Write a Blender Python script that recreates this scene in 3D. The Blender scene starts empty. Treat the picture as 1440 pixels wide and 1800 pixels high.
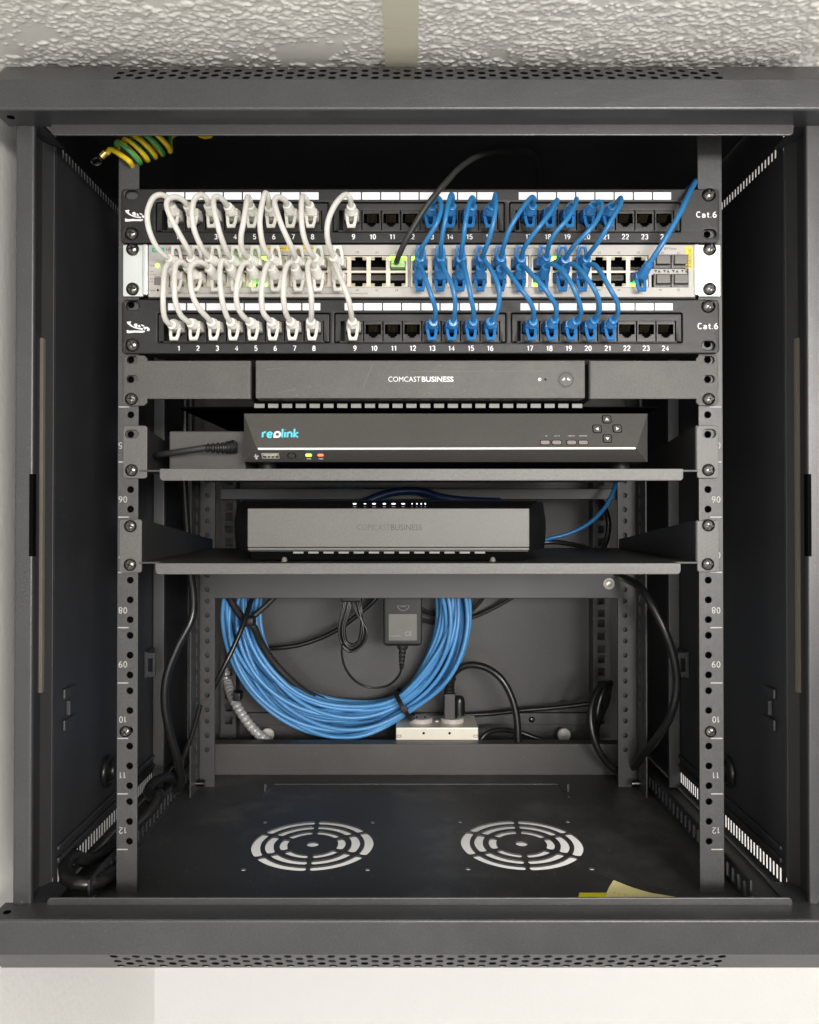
import bpy, bmesh, math, random
import numpy as np
from mathutils import Vector, Matrix

random.seed(7)
np.random.seed(7)
scene = bpy.context.scene
COL = scene.collection
R = math.radians
MM = 0.001                      # everything below is modelled in millimetres

# ------------------------------------------------------------------ camera
F_PX = 1440.0
PITCH = R(0.55)
PPX, PPY = 717.0, 898.0 - F_PX * math.tan(PITCH)
CAM = Vector((-9.4, -660.0, 0.0))
cam_data = bpy.data.cameras.new('camera')
cam = bpy.data.objects.new('camera', cam_data)
COL.objects.link(cam)
cam.location = CAM * MM
cam.rotation_euler = (R(90) + PITCH, 0, 0)
cam_data.sensor_fit = 'HORIZONTAL'
cam_data.sensor_width = 36.0
cam_data.lens = 36.0 * F_PX / 1440.0
cam_data.shift_x = (720.0 - PPX) / 1440.0
cam_data.shift_y = -(900.0 - PPY) / 1440.0
cam_data.clip_start = 0.01
cam_data.clip_end = 60.0
scene.camera = cam

# ------------------------------------------------------------------ light of the room
world = bpy.data.worlds.new('World')
scene.world = world
world.use_nodes = True
wn, wl = world.node_tree.nodes, world.node_tree.links
wn.clear()
w_out = wn.new('ShaderNodeOutputWorld')
w_bg = wn.new('ShaderNodeBackground')
w_geo = wn.new('ShaderNodeTexCoord')
w_sep = wn.new('ShaderNodeSeparateXYZ')
w_ramp = wn.new('ShaderNodeValToRGB')
w_map = wn.new('ShaderNodeMapRange')
w_map.inputs['From Min'].default_value = -1.0
w_map.inputs['From Max'].default_value = 1.0
w_ramp.color_ramp.elements[0].position = 0.0
w_ramp.color_ramp.elements[0].color = (1.0, 0.975, 0.945, 1)
w_ramp.color_ramp.elements[1].position = 0.72
w_ramp.color_ramp.elements[1].color = (0.16, 0.16, 0.16, 1)
wl.new(w_geo.outputs['Generated'], w_sep.inputs[0])
wl.new(w_sep.outputs['Z'], w_map.inputs['Value'])
wl.new(w_map.outputs['Result'], w_ramp.inputs['Fac'])
wl.new(w_ramp.outputs['Color'], w_bg.inputs['Color'])
w_bg.inputs['Strength'].default_value = 0.62
wl.new(w_bg.outputs[0], w_out.inputs['Surface'])


def lamp(name, loc, target, power, size, color):
    d = bpy.data.lights.new(name, 'AREA')
    d.shape = 'RECTANGLE'
    d.size, d.size_y = size
    d.energy = power
    d.color = color
    o = bpy.data.objects.new(name, d)
    COL.objects.link(o)
    o.location = Vector(loc)
    o.rotation_euler = (Vector(target) - Vector(loc)).to_track_quat('-Z', 'Y').to_euler()
    return o


lamp('ceiling_lamp', (0.75, -2.2, 0.16), (0.0, 0.0, -0.12), 38, (1.0, 0.35), (1.0, 0.965, 0.925))
lamp('cool_lamp', (-0.25, -2.4, -0.30), (0.0, 0.0, -0.15), 12, (0.9, 0.7), (0.96, 0.975, 1.0))  # unseen cool area light, added low behind the camera

scene.view_settings.view_transform = 'Standard'
scene.view_settings.look = 'None'
scene.view_settings.exposure = 0.33
scene.view_settings.gamma = 1.0
scene.view_settings.use_curve_mapping = False
scene.render.engine = 'CYCLES'
scene.cycles.max_bounces = 8
scene.cycles.use_denoising = True


# ------------------------------------------------------------------ helpers
CA, SA = math.cos(PITCH), math.sin(PITCH)


def W(px, py, Y):
    """photo pixel on the upright plane at depth Y (mm) -> point in mm"""
    u = (px - PPX) / F_PX
    v = (PPY - py) / F_PX
    dy, dz = CA - v * SA, SA + v * CA
    t = (Y - CAM.y) / dy
    return Vector((CAM.x + u * t, Y, CAM.z + dz * t))


def zz(py, Y, px=717):
    return W(px, py, Y).z


def xx(px, Y, py=898):
    return W(px, py, Y).x


def lin(c):
    return tuple((v / 12.92 if v <= 0.04045 else ((v + 0.055) / 1.055) ** 2.4) for v in c)


def mat(name, color, rough=0.5, metal=0.0, spec=0.5, var=0.12, vscale=30.0, bump=0.0, bscale=900.0,
        emit=None, estr=0.0, coat=0.0, dust=0.0, trans=0.0, rvar=0.0, grain=0.0):
    m = bpy.data.materials.new(name)
    m.use_nodes = True
    n, l = m.node_tree.nodes, m.node_tree.links
    b = n['Principled BSDF']
    b.inputs['Roughness'].default_value = rough
    b.inputs['Metallic'].default_value = metal
    b.inputs['Specular IOR Level'].default_value = spec
    b.inputs['Coat Weight'].default_value = coat
    if trans:
        b.inputs['Transmission Weight'].default_value = trans
    tc = n.new('ShaderNodeTexCoord')
    nz = n.new('ShaderNodeTexNoise')
    nz.inputs['Scale'].default_value = vscale
    nz.inputs['Detail'].default_value = 5.0
    l.new(tc.outputs['Object'], nz.inputs['Vector'])
    mx = n.new('ShaderNodeMix')
    mx.data_type = 'RGBA'
    lo = [max(0.0, c * (1 - var)) for c in color]
    hi = [min(1.0, c * (1 + var)) for c in color]
    mx.inputs['A'].default_value = (*lo, 1)
    mx.inputs['B'].default_value = (*hi, 1)
    l.new(nz.outputs['Fac'], mx.inputs['Factor'])
    out = mx.outputs['Result']
    if grain:
        g1 = n.new('ShaderNodeTexNoise')
        g1.inputs['Scale'].default_value = 620.0
        g1.inputs['Detail'].default_value = 3.0
        l.new(tc.outputs['Object'], g1.inputs['Vector'])
        g2 = n.new('ShaderNodeMapRange')
        g2.inputs['From Min'].default_value = 0.25
        g2.inputs['From Max'].default_value = 0.75
        g2.inputs['To Min'].default_value = 1.0 - grain
        g2.inputs['To Max'].default_value = 1.0 + grain
        l.new(g1.outputs['Fac'], g2.inputs['Value'])
        g3 = n.new('ShaderNodeVectorMath')
        g3.operation = 'SCALE'
        l.new(out, g3.inputs[0])
        l.new(g2.outputs['Result'], g3.inputs['Scale'])
        out = g3.outputs['Vector']
    if dust:
        d1 = n.new('ShaderNodeTexNoise')
        d1.inputs['Scale'].default_value = 14.0
        d1.inputs['Detail'].default_value = 8.0
        d1.inputs['Roughness'].default_value = 0.7
        l.new(tc.outputs['Object'], d1.inputs['Vector'])
        d2 = n.new('ShaderNodeMapRange')
        d2.inputs['From Min'].default_value = 0.52
        d2.inputs['From Max'].default_value = 0.80
        d2.inputs['To Max'].default_value = dust
        l.new(d1.outputs['Fac'], d2.inputs['Value'])
        # fine specks
        v1 = n.new('ShaderNodeTexVoronoi')
        v1.inputs['Scale'].default_value = 85.0
        l.new(tc.outputs['Object'], v1.inputs['Vector'])
        v2 = n.new('ShaderNodeMapRange')
        v2.inputs['From Min'].default_value = 0.10
        v2.inputs['From Max'].default_value = 0.05
        v2.inputs['To Max'].default_value = dust * 1.3
        l.new(v1.outputs['Distance'], v2.inputs['Value'])
        ad = n.new('ShaderNodeMath')
        ad.operation = 'MAXIMUM'
        l.new(d2.outputs['Result'], ad.inputs[0])
        l.new(v2.outputs['Result'], ad.inputs[1])
        m2 = n.new('ShaderNodeMix')
        m2.data_type = 'RGBA'
        m2.inputs['B'].default_value = (0.33, 0.31, 0.28, 1)
        l.new(out, m2.inputs['A'])
        l.new(ad.outputs[0], m2.inputs['Factor'])
        out = m2.outputs['Result']
    l.new(out, b.inputs['Base Color'])
    if rvar:
        rr = n.new('ShaderNodeMapRange')
        rr.inputs['To Min'].default_value = rough - rvar
        rr.inputs['To Max'].default_value = rough + rvar
        l.new(nz.outputs['Fac'], rr.inputs['Value'])
        l.new(rr.outputs['Result'], b.inputs['Roughness'])
    if bump:
        bn = n.new('ShaderNodeTexNoise')
        bn.inputs['Scale'].default_value = bscale
        bn.inputs['Detail'].default_value = 2.0
        l.new(tc.outputs['Object'], bn.inputs['Vector'])
        bp = n.new('ShaderNodeBump')
        bp.inputs['Strength'].default_value = bump
        bp.inputs['Distance'].default_value = 0.0006
        l.new(bn.outputs['Fac'], bp.inputs['Height'])
        l.new(bp.outputs['Normal'], b.inputs['Normal'])
    if emit:
        b.inputs['Emission Color'].default_value = (*emit, 1)
        b.inputs['Emission Strength'].default_value = estr
    return m


M = {}
M['frame'] = mat('charcoal_powder_coat', (0.044, 0.044, 0.046), 0.34, spec=0.6, bump=0.22, bscale=1400, var=0.14, rvar=0.07, dust=0.05, grain=0.22)
M['inner'] = mat('black_powder_coat', (0.028, 0.029, 0.032), 0.50, bump=0.2, bscale=1400, var=0.2, grain=0.25, dust=0.04)
M['flange'] = mat('shaded_frame_coat', (0.026, 0.026, 0.027), 0.5, bump=0.2, bscale=1400)  # frame paint darkened to carry the shade on the post's inner flange
M['floor'] = mat('scuffed_black_paint', (0.043, 0.043, 0.044), 0.45, bump=0.15, bscale=1200, var=0.35, vscale=9, dust=0.30, grain=0.25)
M['rail'] = mat('grey_powder_coat', (0.054, 0.0535, 0.054), 0.42, bump=0.2, bscale=1400, var=0.14, grain=0.2, dust=0.04)
M['backrail'] = mat('dark_grey_powder_coat', (0.052, 0.051, 0.051), 0.45, bump=0.2, bscale=1400)
M['backwall'] = mat('smudged_charcoal_paint', (0.062, 0.059, 0.056), 0.50, bump=0.2, bscale=1200, var=0.34, vscale=8, grain=0.15, dust=0.05)
M['panel'] = mat('black_panel_paint', (0.017, 0.0165, 0.016), 0.45, spec=0.35, bump=0.12, bscale=1600, var=0.2, grain=0.25, dust=0.03)
M['module'] = mat('black_plastic', (0.021, 0.0205, 0.0195), 0.45, spec=0.35, bump=0.1, bscale=2500, var=0.12)
M['jack'] = mat('dark_jack_plastic', (0.026, 0.025, 0.023), 0.4, spec=0.35, var=0.1)
M['hole'] = mat('black_recess', (0.004, 0.004, 0.004), 1.0, var=0.1, spec=0.0)
M['label'] = mat('white_label_card', (0.86, 0.86, 0.90), 0.45, var=0.02)
M['print'] = mat('white_print', (0.86, 0.86, 0.86), 0.5, var=0.03)
M['railprint'] = mat('worn_white_print', (0.40, 0.39, 0.375), 0.5, var=0.2, vscale=300)
M['contact'] = mat('jack_contacts', (0.16, 0.13, 0.08), 0.35, metal=0.7)
M['screw'] = mat('black_nickel', (0.16, 0.155, 0.145), 0.24, metal=1.0, var=0.2, vscale=200)
M['slotdark'] = mat('screw_recess', (0.02, 0.02, 0.02), 0.4, metal=0.5)
M['white_cord'] = mat('white_cable_jacket', (0.64, 0.62, 0.575), 0.38, var=0.05, vscale=60, bump=0.04, bscale=600)
M['white_plug'] = mat('white_plug_plastic', (0.68, 0.65, 0.60), 0.32, var=0.05)
M['white_ring'] = mat('glossy_white_boot', (0.74, 0.72, 0.67), 0.22, var=0.03)
M['blue_cord'] = mat('blue_cable_jacket', (0.022, 0.165, 0.385), 0.34, var=0.08, vscale=60, bump=0.04, bscale=600)
M['blue_plug'] = mat('blue_plug_plastic', (0.012, 0.105, 0.30), 0.32, var=0.08)
M['blue_clip'] = mat('translucent_blue_clip', (0.025, 0.17, 0.44), 0.25, var=0.08)
M['blue_ring'] = mat('glossy_blue_boot', (0.030, 0.185, 0.44), 0.20, var=0.05)
M['sky_cord'] = mat('light_blue_cable_jacket', (0.095, 0.315, 0.630), 0.34, var=0.10, vscale=40, bump=0.04, bscale=600)
M['black_cord'] = mat('black_rubber', (0.012, 0.012, 0.012), 0.28, var=0.2, bump=0.05, bscale=500)
M['black_soft'] = mat('black_matte_rubber', (0.022, 0.022, 0.021), 0.5, var=0.2)
M['switch'] = mat('warm_grey_switch_paint', (0.45, 0.43, 0.40), 0.42, var=0.04, bump=0.05, bscale=1500)
M['switch_edge'] = mat('dark_switch_gap', (0.03, 0.03, 0.03), 0.5)
M['shield'] = mat('port_shield_metal', (0.60, 0.55, 0.46), 0.4, metal=0.2, var=0.06)
M['port'] = mat('port_plastic', (0.055, 0.052, 0.048), 0.4, var=0.1)
M['sfp'] = mat('grey_rubber_plug', (0.16, 0.15, 0.14), 0.5, var=0.08)
M['zinc'] = mat('zinc_plate', (0.68, 0.72, 0.70), 0.38, metal=0.75, var=0.10, vscale=40, rvar=0.08)
M['ink'] = mat('dark_ink', (0.06, 0.055, 0.05), 0.6)
M['teal'] = mat('teal_print', (0.02, 0.36, 0.22), 0.5)
M['yellow'] = mat('yellow_label', (0.78, 0.58, 0.03), 0.5, var=0.05)
M['led_green'] = mat('lit_green_led', (0.1, 0.6, 0.05), 0.4, emit=(0.22, 1.0, 0.03), estr=7.0)
M['led_glow'] = mat('green_led_glow', (0.1, 0.5, 0.05), 0.4, emit=(0.25, 1.0, 0.05), estr=2.0)  # glow of the port LEDs on the clear plug, no lamp itself
M['led_red'] = mat('lit_red_led', (0.8, 0.2, 0.1), 0.4, emit=(1.0, 0.10, 0.05), estr=2.2)
M['led_white'] = mat('lit_white_icons', (0.8, 0.8, 0.9), 0.4, emit=(0.75, 0.82, 1.0), estr=1.0)
M['led_off'] = mat('unlit_led_lens', (0.36, 0.34, 0.22), 0.3)
M['clear'] = mat('green_lit_clear_plug', (0.55, 0.75, 0.35), 0.15, var=0.05, trans=0.4)  # green of the port LEDs is put into the plastic's colour
M['device'] = mat('grey_textured_plastic', (0.072, 0.069, 0.064), 0.46, bump=0.3, bscale=2200, var=0.16, vscale=40, dust=0.10, grain=0.2)
M['recorder'] = mat('smooth_grey_plastic', (0.064, 0.061, 0.057), 0.36, var=0.16, vscale=16, bump=0.05, bscale=1500, grain=0.1)
M['recorder_dark'] = mat('dark_grey_plastic', (0.045, 0.043, 0.041), 0.36, var=0.10, vscale=18)
M['chrome'] = mat('bright_trim', (0.88, 0.86, 0.82), 0.30, metal=0.4, var=0.03)
M['cyan'] = mat('cyan_print', (0.12, 0.62, 0.78), 0.5, var=0.03)
M['navy'] = mat('navy_cable_jacket', (0.008, 0.022, 0.085), 0.4)
M['pinkish'] = mat('pale_grey_button', (0.27, 0.235, 0.23), 0.45)
M['usb'] = mat('nickel_port', (0.72, 0.68, 0.60), 0.3, metal=0.6)
M['gateway'] = mat('pewter_face', (0.100, 0.095, 0.087), 0.42, metal=0.0, var=0.12, vscale=30, bump=0.1, bscale=1800, grain=0.12)
M['gloss'] = mat('gloss_black_plastic', (0.006, 0.006, 0.007), 0.12, var=0.1, spec=0.15)
M['gateway_side'] = mat('black_side_plastic', (0.008, 0.008, 0.009), 0.42, var=0.1, spec=0.3, dust=0.02)
M['engrave_soft'] = mat('soft_engraving', (0.046, 0.044, 0.04), 0.5)
M['engrave'] = mat('dark_engraving', (0.018, 0.017, 0.016), 0.4)
M['vent'] = mat('lit_slot_grey', (0.27, 0.265, 0.25), 0.5, var=0.2, vscale=90)  # pale grey with the brightness of lit slots put into the colour
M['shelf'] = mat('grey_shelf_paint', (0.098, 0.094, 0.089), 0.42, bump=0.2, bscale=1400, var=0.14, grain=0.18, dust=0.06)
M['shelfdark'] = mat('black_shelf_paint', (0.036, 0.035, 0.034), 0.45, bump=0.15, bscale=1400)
M['brick'] = mat('matte_adapter_plastic', (0.060, 0.057, 0.053), 0.5, bump=0.5, bscale=1500, var=0.1)
M['adapter'] = mat('adapter_black_plastic', (0.013, 0.013, 0.013), 0.45, var=0.1, spec=0.35)
M['adapterlabel'] = mat('adapter_label', (0.125, 0.117, 0.102), 0.40, var=0.25, vscale=60)
M['adapterprint'] = mat('adapter_print', (0.33, 0.31, 0.28), 0.5)
M['cream'] = mat('cream_painted_metal', (0.74, 0.70, 0.60), 0.35, metal=0.25, var=0.06, vscale=70)
M['outlet'] = mat('outlet_plastic', (0.52, 0.48, 0.45), 0.4)
M['steel'] = mat('galvanised_steel', (0.40, 0.395, 0.385), 0.32, metal=0.15, var=0.15)
M['gasket'] = mat('tan_gasket', (0.15, 0.132, 0.108), 0.7, var=0.15)
M['paper'] = mat('pale_yellow_paper', (0.78, 0.72, 0.34), 0.7, var=0.04)
M['paper_bright'] = mat('bright_yellow_paper', (0.82, 0.76, 0.03), 0.7, var=0.04)
M['pencil'] = mat('grey_handwriting', (0.42, 0.39, 0.25), 0.7)
M['gnd_yellow'] = mat('yellow_insulation', (0.72, 0.52, 0.02), 0.36)
M['gnd_green'] = mat('green_insulation', (0.05, 0.30, 0.08), 0.36)
M['brass'] = mat('crimp_brass', (0.75, 0.55, 0.2), 0.3, metal=0.8)
M['cap_white'] = mat('white_hole_plug', (0.66, 0.64, 0.60), 0.4)
M['sticker_green'] = mat('green_sticker', (0.03, 0.24, 0.10), 0.5)
M['conduitcap'] = M['cap_white']


def wall_material(name, color, rough, scale, strength):
    m = mat(name, color, rough, var=0.03, vscale=3)
    n, l = m.node_tree.nodes, m.node_tree.links
    b = n['Principled BSDF']
    tc = n.new('ShaderNodeTexCoord')
    nz = n.new('ShaderNodeTexNoise')
    nz.inputs['Scale'].default_value = scale
    nz.inputs['Detail'].default_value = 6
    l.new(tc.outputs['Object'], nz.inputs['Vector'])
    bp = n.new('ShaderNodeBump')
    bp.inputs['Strength'].default_value = strength
    bp.inputs['Distance'].default_value = 0.002
    l.new(nz.outputs['Fac'], bp.inputs['Height'])
    l.new(bp.outputs['Normal'], b.inputs['Normal'])
    return m


M['wall'] = wall_material('cream_wall_paint', (0.68, 0.675, 0.66), 0.6, 170, 0.22)
M['leftwall'] = wall_material('brushed_cream_wall_paint', (0.84, 0.83, 0.80), 0.5, 160, 0.25)
M['tile'] = mat('stippled_vinyl_tile', (0.88, 0.855, 0.80), 0.13, var=0.05, vscale=25, spec=0.8)
M['tbar'] = mat('cream_grid_paint', (0.70, 0.67, 0.53), 0.45, var=0.04, vscale=20)


class Part:
    """a bmesh in mm that becomes ONE mesh object"""

    def __init__(self):
        self.bm = bmesh.new()

    def box(self, x0, x1, y0, y1, z0, z1, bevel=0.0, seg=2):
        x0, x1 = min(x0, x1), max(x0, x1)
        y0, y1 = min(y0, y1), max(y0, y1)
        z0, z1 = min(z0, z1), max(z0, z1)
        t = bmesh.new()
        vs = [t.verts.new((x, y, z)) for x in (x0, x1) for y in (y0, y1) for z in (z0, z1)]
        for f in ((0, 1, 3, 2), (4, 6, 7, 5), (0, 4, 5, 1), (2, 3, 7, 6), (0, 2, 6, 4), (1, 5, 7, 3)):
            t.faces.new([vs[i] for i in f])
        if bevel:
            bmesh.ops.bevel(t, geom=t.edges[:], offset=bevel, segments=seg, profile=0.5, affect='EDGES')
        self.merge(t)
        return self

    def merge(self, t, mx=None):
        if mx is not None:
            bmesh.ops.transform(t, matrix=mx, verts=t.verts[:])
        me = bpy.data.meshes.new('tmp')
        t.to_mesh(me)
        t.free()
        self.bm.from_mesh(me)
        bpy.data.meshes.remove(me)

    def mesh(self, me, mx=None):
        t = bmesh.new()
        t.from_mesh(me)
        self.merge(t, mx)
        return self

    def poly(self, verts, faces):
        t = bmesh.new()
        vs = [t.verts.new(v) for v in verts]
        for f in faces:
            t.faces.new([vs[i] for i in f])
        bmesh.ops.recalc_face_normals(t, faces=t.faces[:])
        self.merge(t)
        return self

    def cyl(self, p0, p1, r0, r1=None, seg=20, cap=True):
        r1 = r0 if r1 is None else r1
        return self.rings([Vector(p0), Vector(p1)], [r0, r1], seg, cap)

    def rings(self, pts, radii, seg=12, cap=True, closed=False, matfn=None):
        pts = [Vector(p) for p in pts]
        n = len(pts)
        t = bmesh.new()
        tang = []
        for i in range(n):
            if closed:
                d = pts[(i + 1) % n] - pts[i - 1]
            else:
                d = pts[min(i + 1, n - 1)] - pts[max(i - 1, 0)]
            if d.length < 1e-9:
                d = Vector((0, 0, 1))
            tang.append(d.normalized())
        up = Vector((0, 0, 1)) if abs(tang[0].z) < 0.9 else Vector((0, 1, 0))
        nrm = (up - tang[0] * up.dot(tang[0])).normalized()
        loops = []
        for i in range(n):
            nrm = (nrm - tang[i] * nrm.dot(tang[i])).normalized()
            bn = tang[i].cross(nrm)
            loops.append([t.verts.new(pts[i] + (nrm * math.cos(a) + bn * math.sin(a)) * radii[i])
                          for a in (2 * math.pi * k / seg for k in range(seg))])
        rng = range(n if closed else n - 1)
        for i in rng:
            j = (i + 1) % n
            off = 0
            if closed and j == 0:      # re-align the seam
                best = min(range(seg), key=lambda s: (loops[0][s].co - loops[i][0].co).length)
                off = best
            for k in range(seg):
                k2 = (k + 1) % seg
                f = t.faces.new((loops[i][k], loops[i][k2], loops[j][(k2 + off) % seg], loops[j][(k + off) % seg]))
                if matfn:
                    f.material_index = matfn(i, k, n, seg)
        if cap and not closed:
            t.faces.new(loops[0][::-1])
            t.faces.new(loops[-1])
        bmesh.ops.recalc_face_normals(t, faces=t.faces[:])
        self.merge(t)
        return self

    def tube(self, pts, r, seg=12, sub=7, cap=True, closed=False, matfn=None):
        s = smooth(pts, sub, closed)
        return self.rings(s, [r] * len(s), seg, cap, closed, matfn)

    def build(self, name, material, parent=None, origin=None, autosmooth=38):
        mats = material if isinstance(material, (list, tuple)) else [material]
        if parent is not None:
            o_mm = Vector(parent['_o'])
        elif origin is not None:
            o_mm = Vector(origin)
        else:
            cs = [v.co for v in self.bm.verts]
            o_mm = Vector(((min(c.x for c in cs) + max(c.x for c in cs)) / 2,
                           (min(c.y for c in cs) + max(c.y for c in cs)) / 2,
                           min(c.z for c in cs)))
        bmesh.ops.remove_doubles(self.bm, verts=self.bm.verts[:], dist=0.002)
        bmesh.ops.transform(self.bm, matrix=Matrix.Scale(MM, 4) @ Matrix.Translation(-o_mm), verts=self.bm.verts[:])
        me = bpy.data.meshes.new(name)
        self.bm.to_mesh(me)
        self.bm.free()
        for m in mats:
            me.materials.append(m)
        if len(me.polygons):
            me.polygons.foreach_set('use_smooth', [True] * len(me.polygons))
            me.set_sharp_from_angle(angle=R(autosmooth))
        o = bpy.data.objects.new(name, me)
        COL.objects.link(o)
        if parent is not None:
            o.parent = parent
        else:
            o.location = o_mm * MM
        o['_o'] = tuple(o_mm)
        wnm = o.modifiers.new('weighted_normal', 'WEIGHTED_NORMAL')
        wnm.keep_sharp = True
        return o


def smooth(pts, sub=7, closed=False):
    pts = [Vector(p) for p in pts]
    n = len(pts)
    if n < 3 and not closed:
        return pts
    out = []
    for i in range(n if closed else n - 1):
        if closed:
            p0, p1, p2, p3 = pts[i - 1], pts[i], pts[(i + 1) % n], pts[(i + 2) % n]
        else:
            p1, p2 = pts[i], pts[i + 1]
            p0 = pts[i - 1] if i else p1 * 2 - p2
            p3 = pts[i + 2] if i + 2 < n else p2 * 2 - p1
        for k in range(sub):
            t = k / sub
            a, b, c, d = -0.5 * t + t * t - 0.5 * t ** 3, 1 - 2.5 * t * t + 1.5 * t ** 3, 0.5 * t + 2 * t * t - 1.5 * t ** 3, -0.5 * t * t + 0.5 * t ** 3
            out.append(p0 * a + p1 * b + p2 * c + p3 * d)
    if not closed:
        out.append(pts[-1])
    return out


FRONT = Matrix(((1, 0, 0, 0), (0, 0, -1, 0), (0, 1, 0, 0), (0, 0, 0, 1)))      # plate xy -> world xz
SIDE = Matrix(((0, 0, 1, 0), (1, 0, 0, 0), (0, 1, 0, 0), (0, 0, 0, 1)))        # plate xy -> world yz
FLAT = Matrix.Identity(4)


def curve_mesh(loops, half, bevel=0.0, bres=1):
    cu = bpy.data.curves.new('tmp', 'CURVE')
    cu.dimensions = '2D'
    cu.fill_mode = 'BOTH'
    cu.extrude = max(half - bevel, 0.0)
    cu.bevel_depth = bevel
    cu.bevel_resolution = bres
    cu.offset = -bevel
    for lp in loops:
        sp = cu.splines.new('POLY')
        sp.points.add(len(lp) - 1)
        for p, q in zip(sp.points, lp):
            p.co = (q[0], q[1], 0, 1)
        sp.use_cyclic_u = True
    o = bpy.data.objects.new('tmp', cu)
    me = bpy.data.meshes.new_from_object(o)
    bpy.data.objects.remove(o)
    bpy.data.curves.remove(cu)
    return me


def plate(part, loops, y_mid, half, bevel=0.0, frame=FRONT, extra=None):
    """flat plate with holes; y_mid is the mid position along the plate's normal axis (world coordinate)"""
    me = curve_mesh(loops, half, bevel)
    if frame is FRONT:
        mx = Matrix.Translation((0, y_mid, 0)) @ FRONT
    elif frame is SIDE:
        mx = Matrix.Translation((y_mid, 0, 0)) @ SIDE
    else:
        mx = Matrix.Translation((0, 0, y_mid))
    if extra is not None:
        mx = extra
    part.mesh(me, mx)
    bpy.data.meshes.remove(me)
    return part


def rect(x0, x1, y0, y1):
    return [(x0, y0), (x1, y0), (x1, y1), (x0, y1)]


def rrect(x0, x1, y0, y1, r, seg=5):
    out = []
    for cx, cy, a0 in ((x1 - r, y1 - r, 0), (x0 + r, y1 - r, 90), (x0 + r, y0 + r, 180), (x1 - r, y0 + r, 270)):
        for k in range(seg + 1):
            a = R(a0 + 90 * k / seg)
            out.append((cx + r * math.cos(a), cy + r * math.sin(a)))
    return out


def circ(cx, cy, r, seg=16, ry=None):
    ry = r if ry is None else ry
    return [(cx + r * math.cos(2 * math.pi * k / seg), cy + ry * math.sin(2 * math.pi * k / seg)) for k in range(seg)]


def text_part(body, cx, cz, y, height=None, width=None, bold=0.0, rot=0.0, spacing=1.0, depth=0.06):
    cu = bpy.data.curves.new('tmp', 'FONT')
    cu.body = body
    cu.size = 1.0
    cu.space_character = spacing
    cu.offset = bold
    cu.extrude = 0.0
    cu.resolution_u = 3
    o = bpy.data.objects.new('tmp', cu)
    me = bpy.data.meshes.new_from_object(o)
    bpy.data.objects.remove(o)
    bpy.data.curves.remove(cu)
    co = np.array([v.co[:] for v in me.vertices])
    x0, y0 = co[:, 0].min(), co[:, 1].min()
    x1, y1 = co[:, 0].max(), co[:, 1].max()
    sx = sz = None
    if width:
        sx = width / (x1 - x0)
    if height:
        sz = height / (y1 - y0)
    sx = sx or sz
    sz = sz or sx
    mx = (Matrix.Translation((cx, y, cz)) @ FRONT @ Matrix.Rotation(rot, 4, 'Z') @ Matrix.Diagonal((sx, sz, 1, 1))
          @ Matrix.Translation((-(x0 + x1) / 2, -(y0 + y1) / 2, 0)))
    p = Part().mesh(me, mx)
    bpy.data.meshes.remove(me)
    return p


def _arc(cx, cy, rx, ry, a0, a1, n=12):
    return [(cx + rx * math.cos(R(a0 + (a1 - a0) * i / n)), cy + ry * math.sin(R(a0 + (a1 - a0) * i / n))) for i in range(n + 1)]


GLYPH = {
    '0': (.60, [_arc(.3, .5, .22, .42, 90, 450, 20)]),
    '1': (.46, [[(.10, .74), (.30, .92), (.30, .06)]]),
    '2': (.60, [_arc(.3, .68, .22, .25, 165, -35) + [(.08, .08), (.54, .08)]]),
    '3': (.60, [_arc(.28, .70, .21, .22, 150, -90), _arc(.28, .29, .24, .22, 90, -150)]),
    '4': (.62, [[(.42, .06), (.42, .92), (.06, .31), (.58, .31)]]),
    '5': (.60, [[(.50, .92), (.15, .92), (.11, .50)] + _arc(.29, .33, .24, .25, 130, -150)]),
    '6': (.60, [_arc(.3, .31, .22, .24, 90, 450, 18), _arc(.46, .34, .38, .56, 180, 92)]),
    '7': (.58, [[(.06, .92), (.52, .92), (.22, .06)]]),
    '8': (.60, [_arc(.3, .71, .19, .20, 90, 450, 18), _arc(.3, .29, .23, .23, 90, 450, 18)]),
    '9': (.60, [_arc(.3, .68, .22, .24, 90, 450, 18), _arc(.14, .66, .38, .58, 0, -88)]),
    'C': (.74, [_arc(.38, .5, .30, .43, 48, 312, 18)]),
    'a': (.60, [_arc(.26, .43, .20, .15, 165, 0) + [(.46, .06)], _arc(.26, .20, .19, .14, 90, 450, 18)]),
    't': (.42, [[(.19, .84), (.19, .17), (.24, .08), (.36, .08)], [(.05, .58), (.36, .58)]]),
    '.': (.24, [[(.10, .03), (.10, .11)]]),
    'r': (.40, [[(.08, .05), (.08, .58)], _arc(.34, .33, .26, .26, 180, 82)]),
    'e': (.62, [_arc(.30, .31, .23, .26, -42, -360, 18) + [(.12, .31)]]),
    'l': (.20, [[(.08, .05), (.08, .92)]]),
    'i': (.20, [[(.08, .05), (.08, .58)], [(.08, .80), (.08, .83)]]),
    'n': (.58, [[(.08, .05), (.08, .58)], _arc(.28, .33, .20, .25, 180, 0) + [(.48, .05)]]),
    'k': (.50, [[(.08, .05), (.08, .92)], [(.44, .58), (.12, .30), (.46, .05)]]),
}


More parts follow.
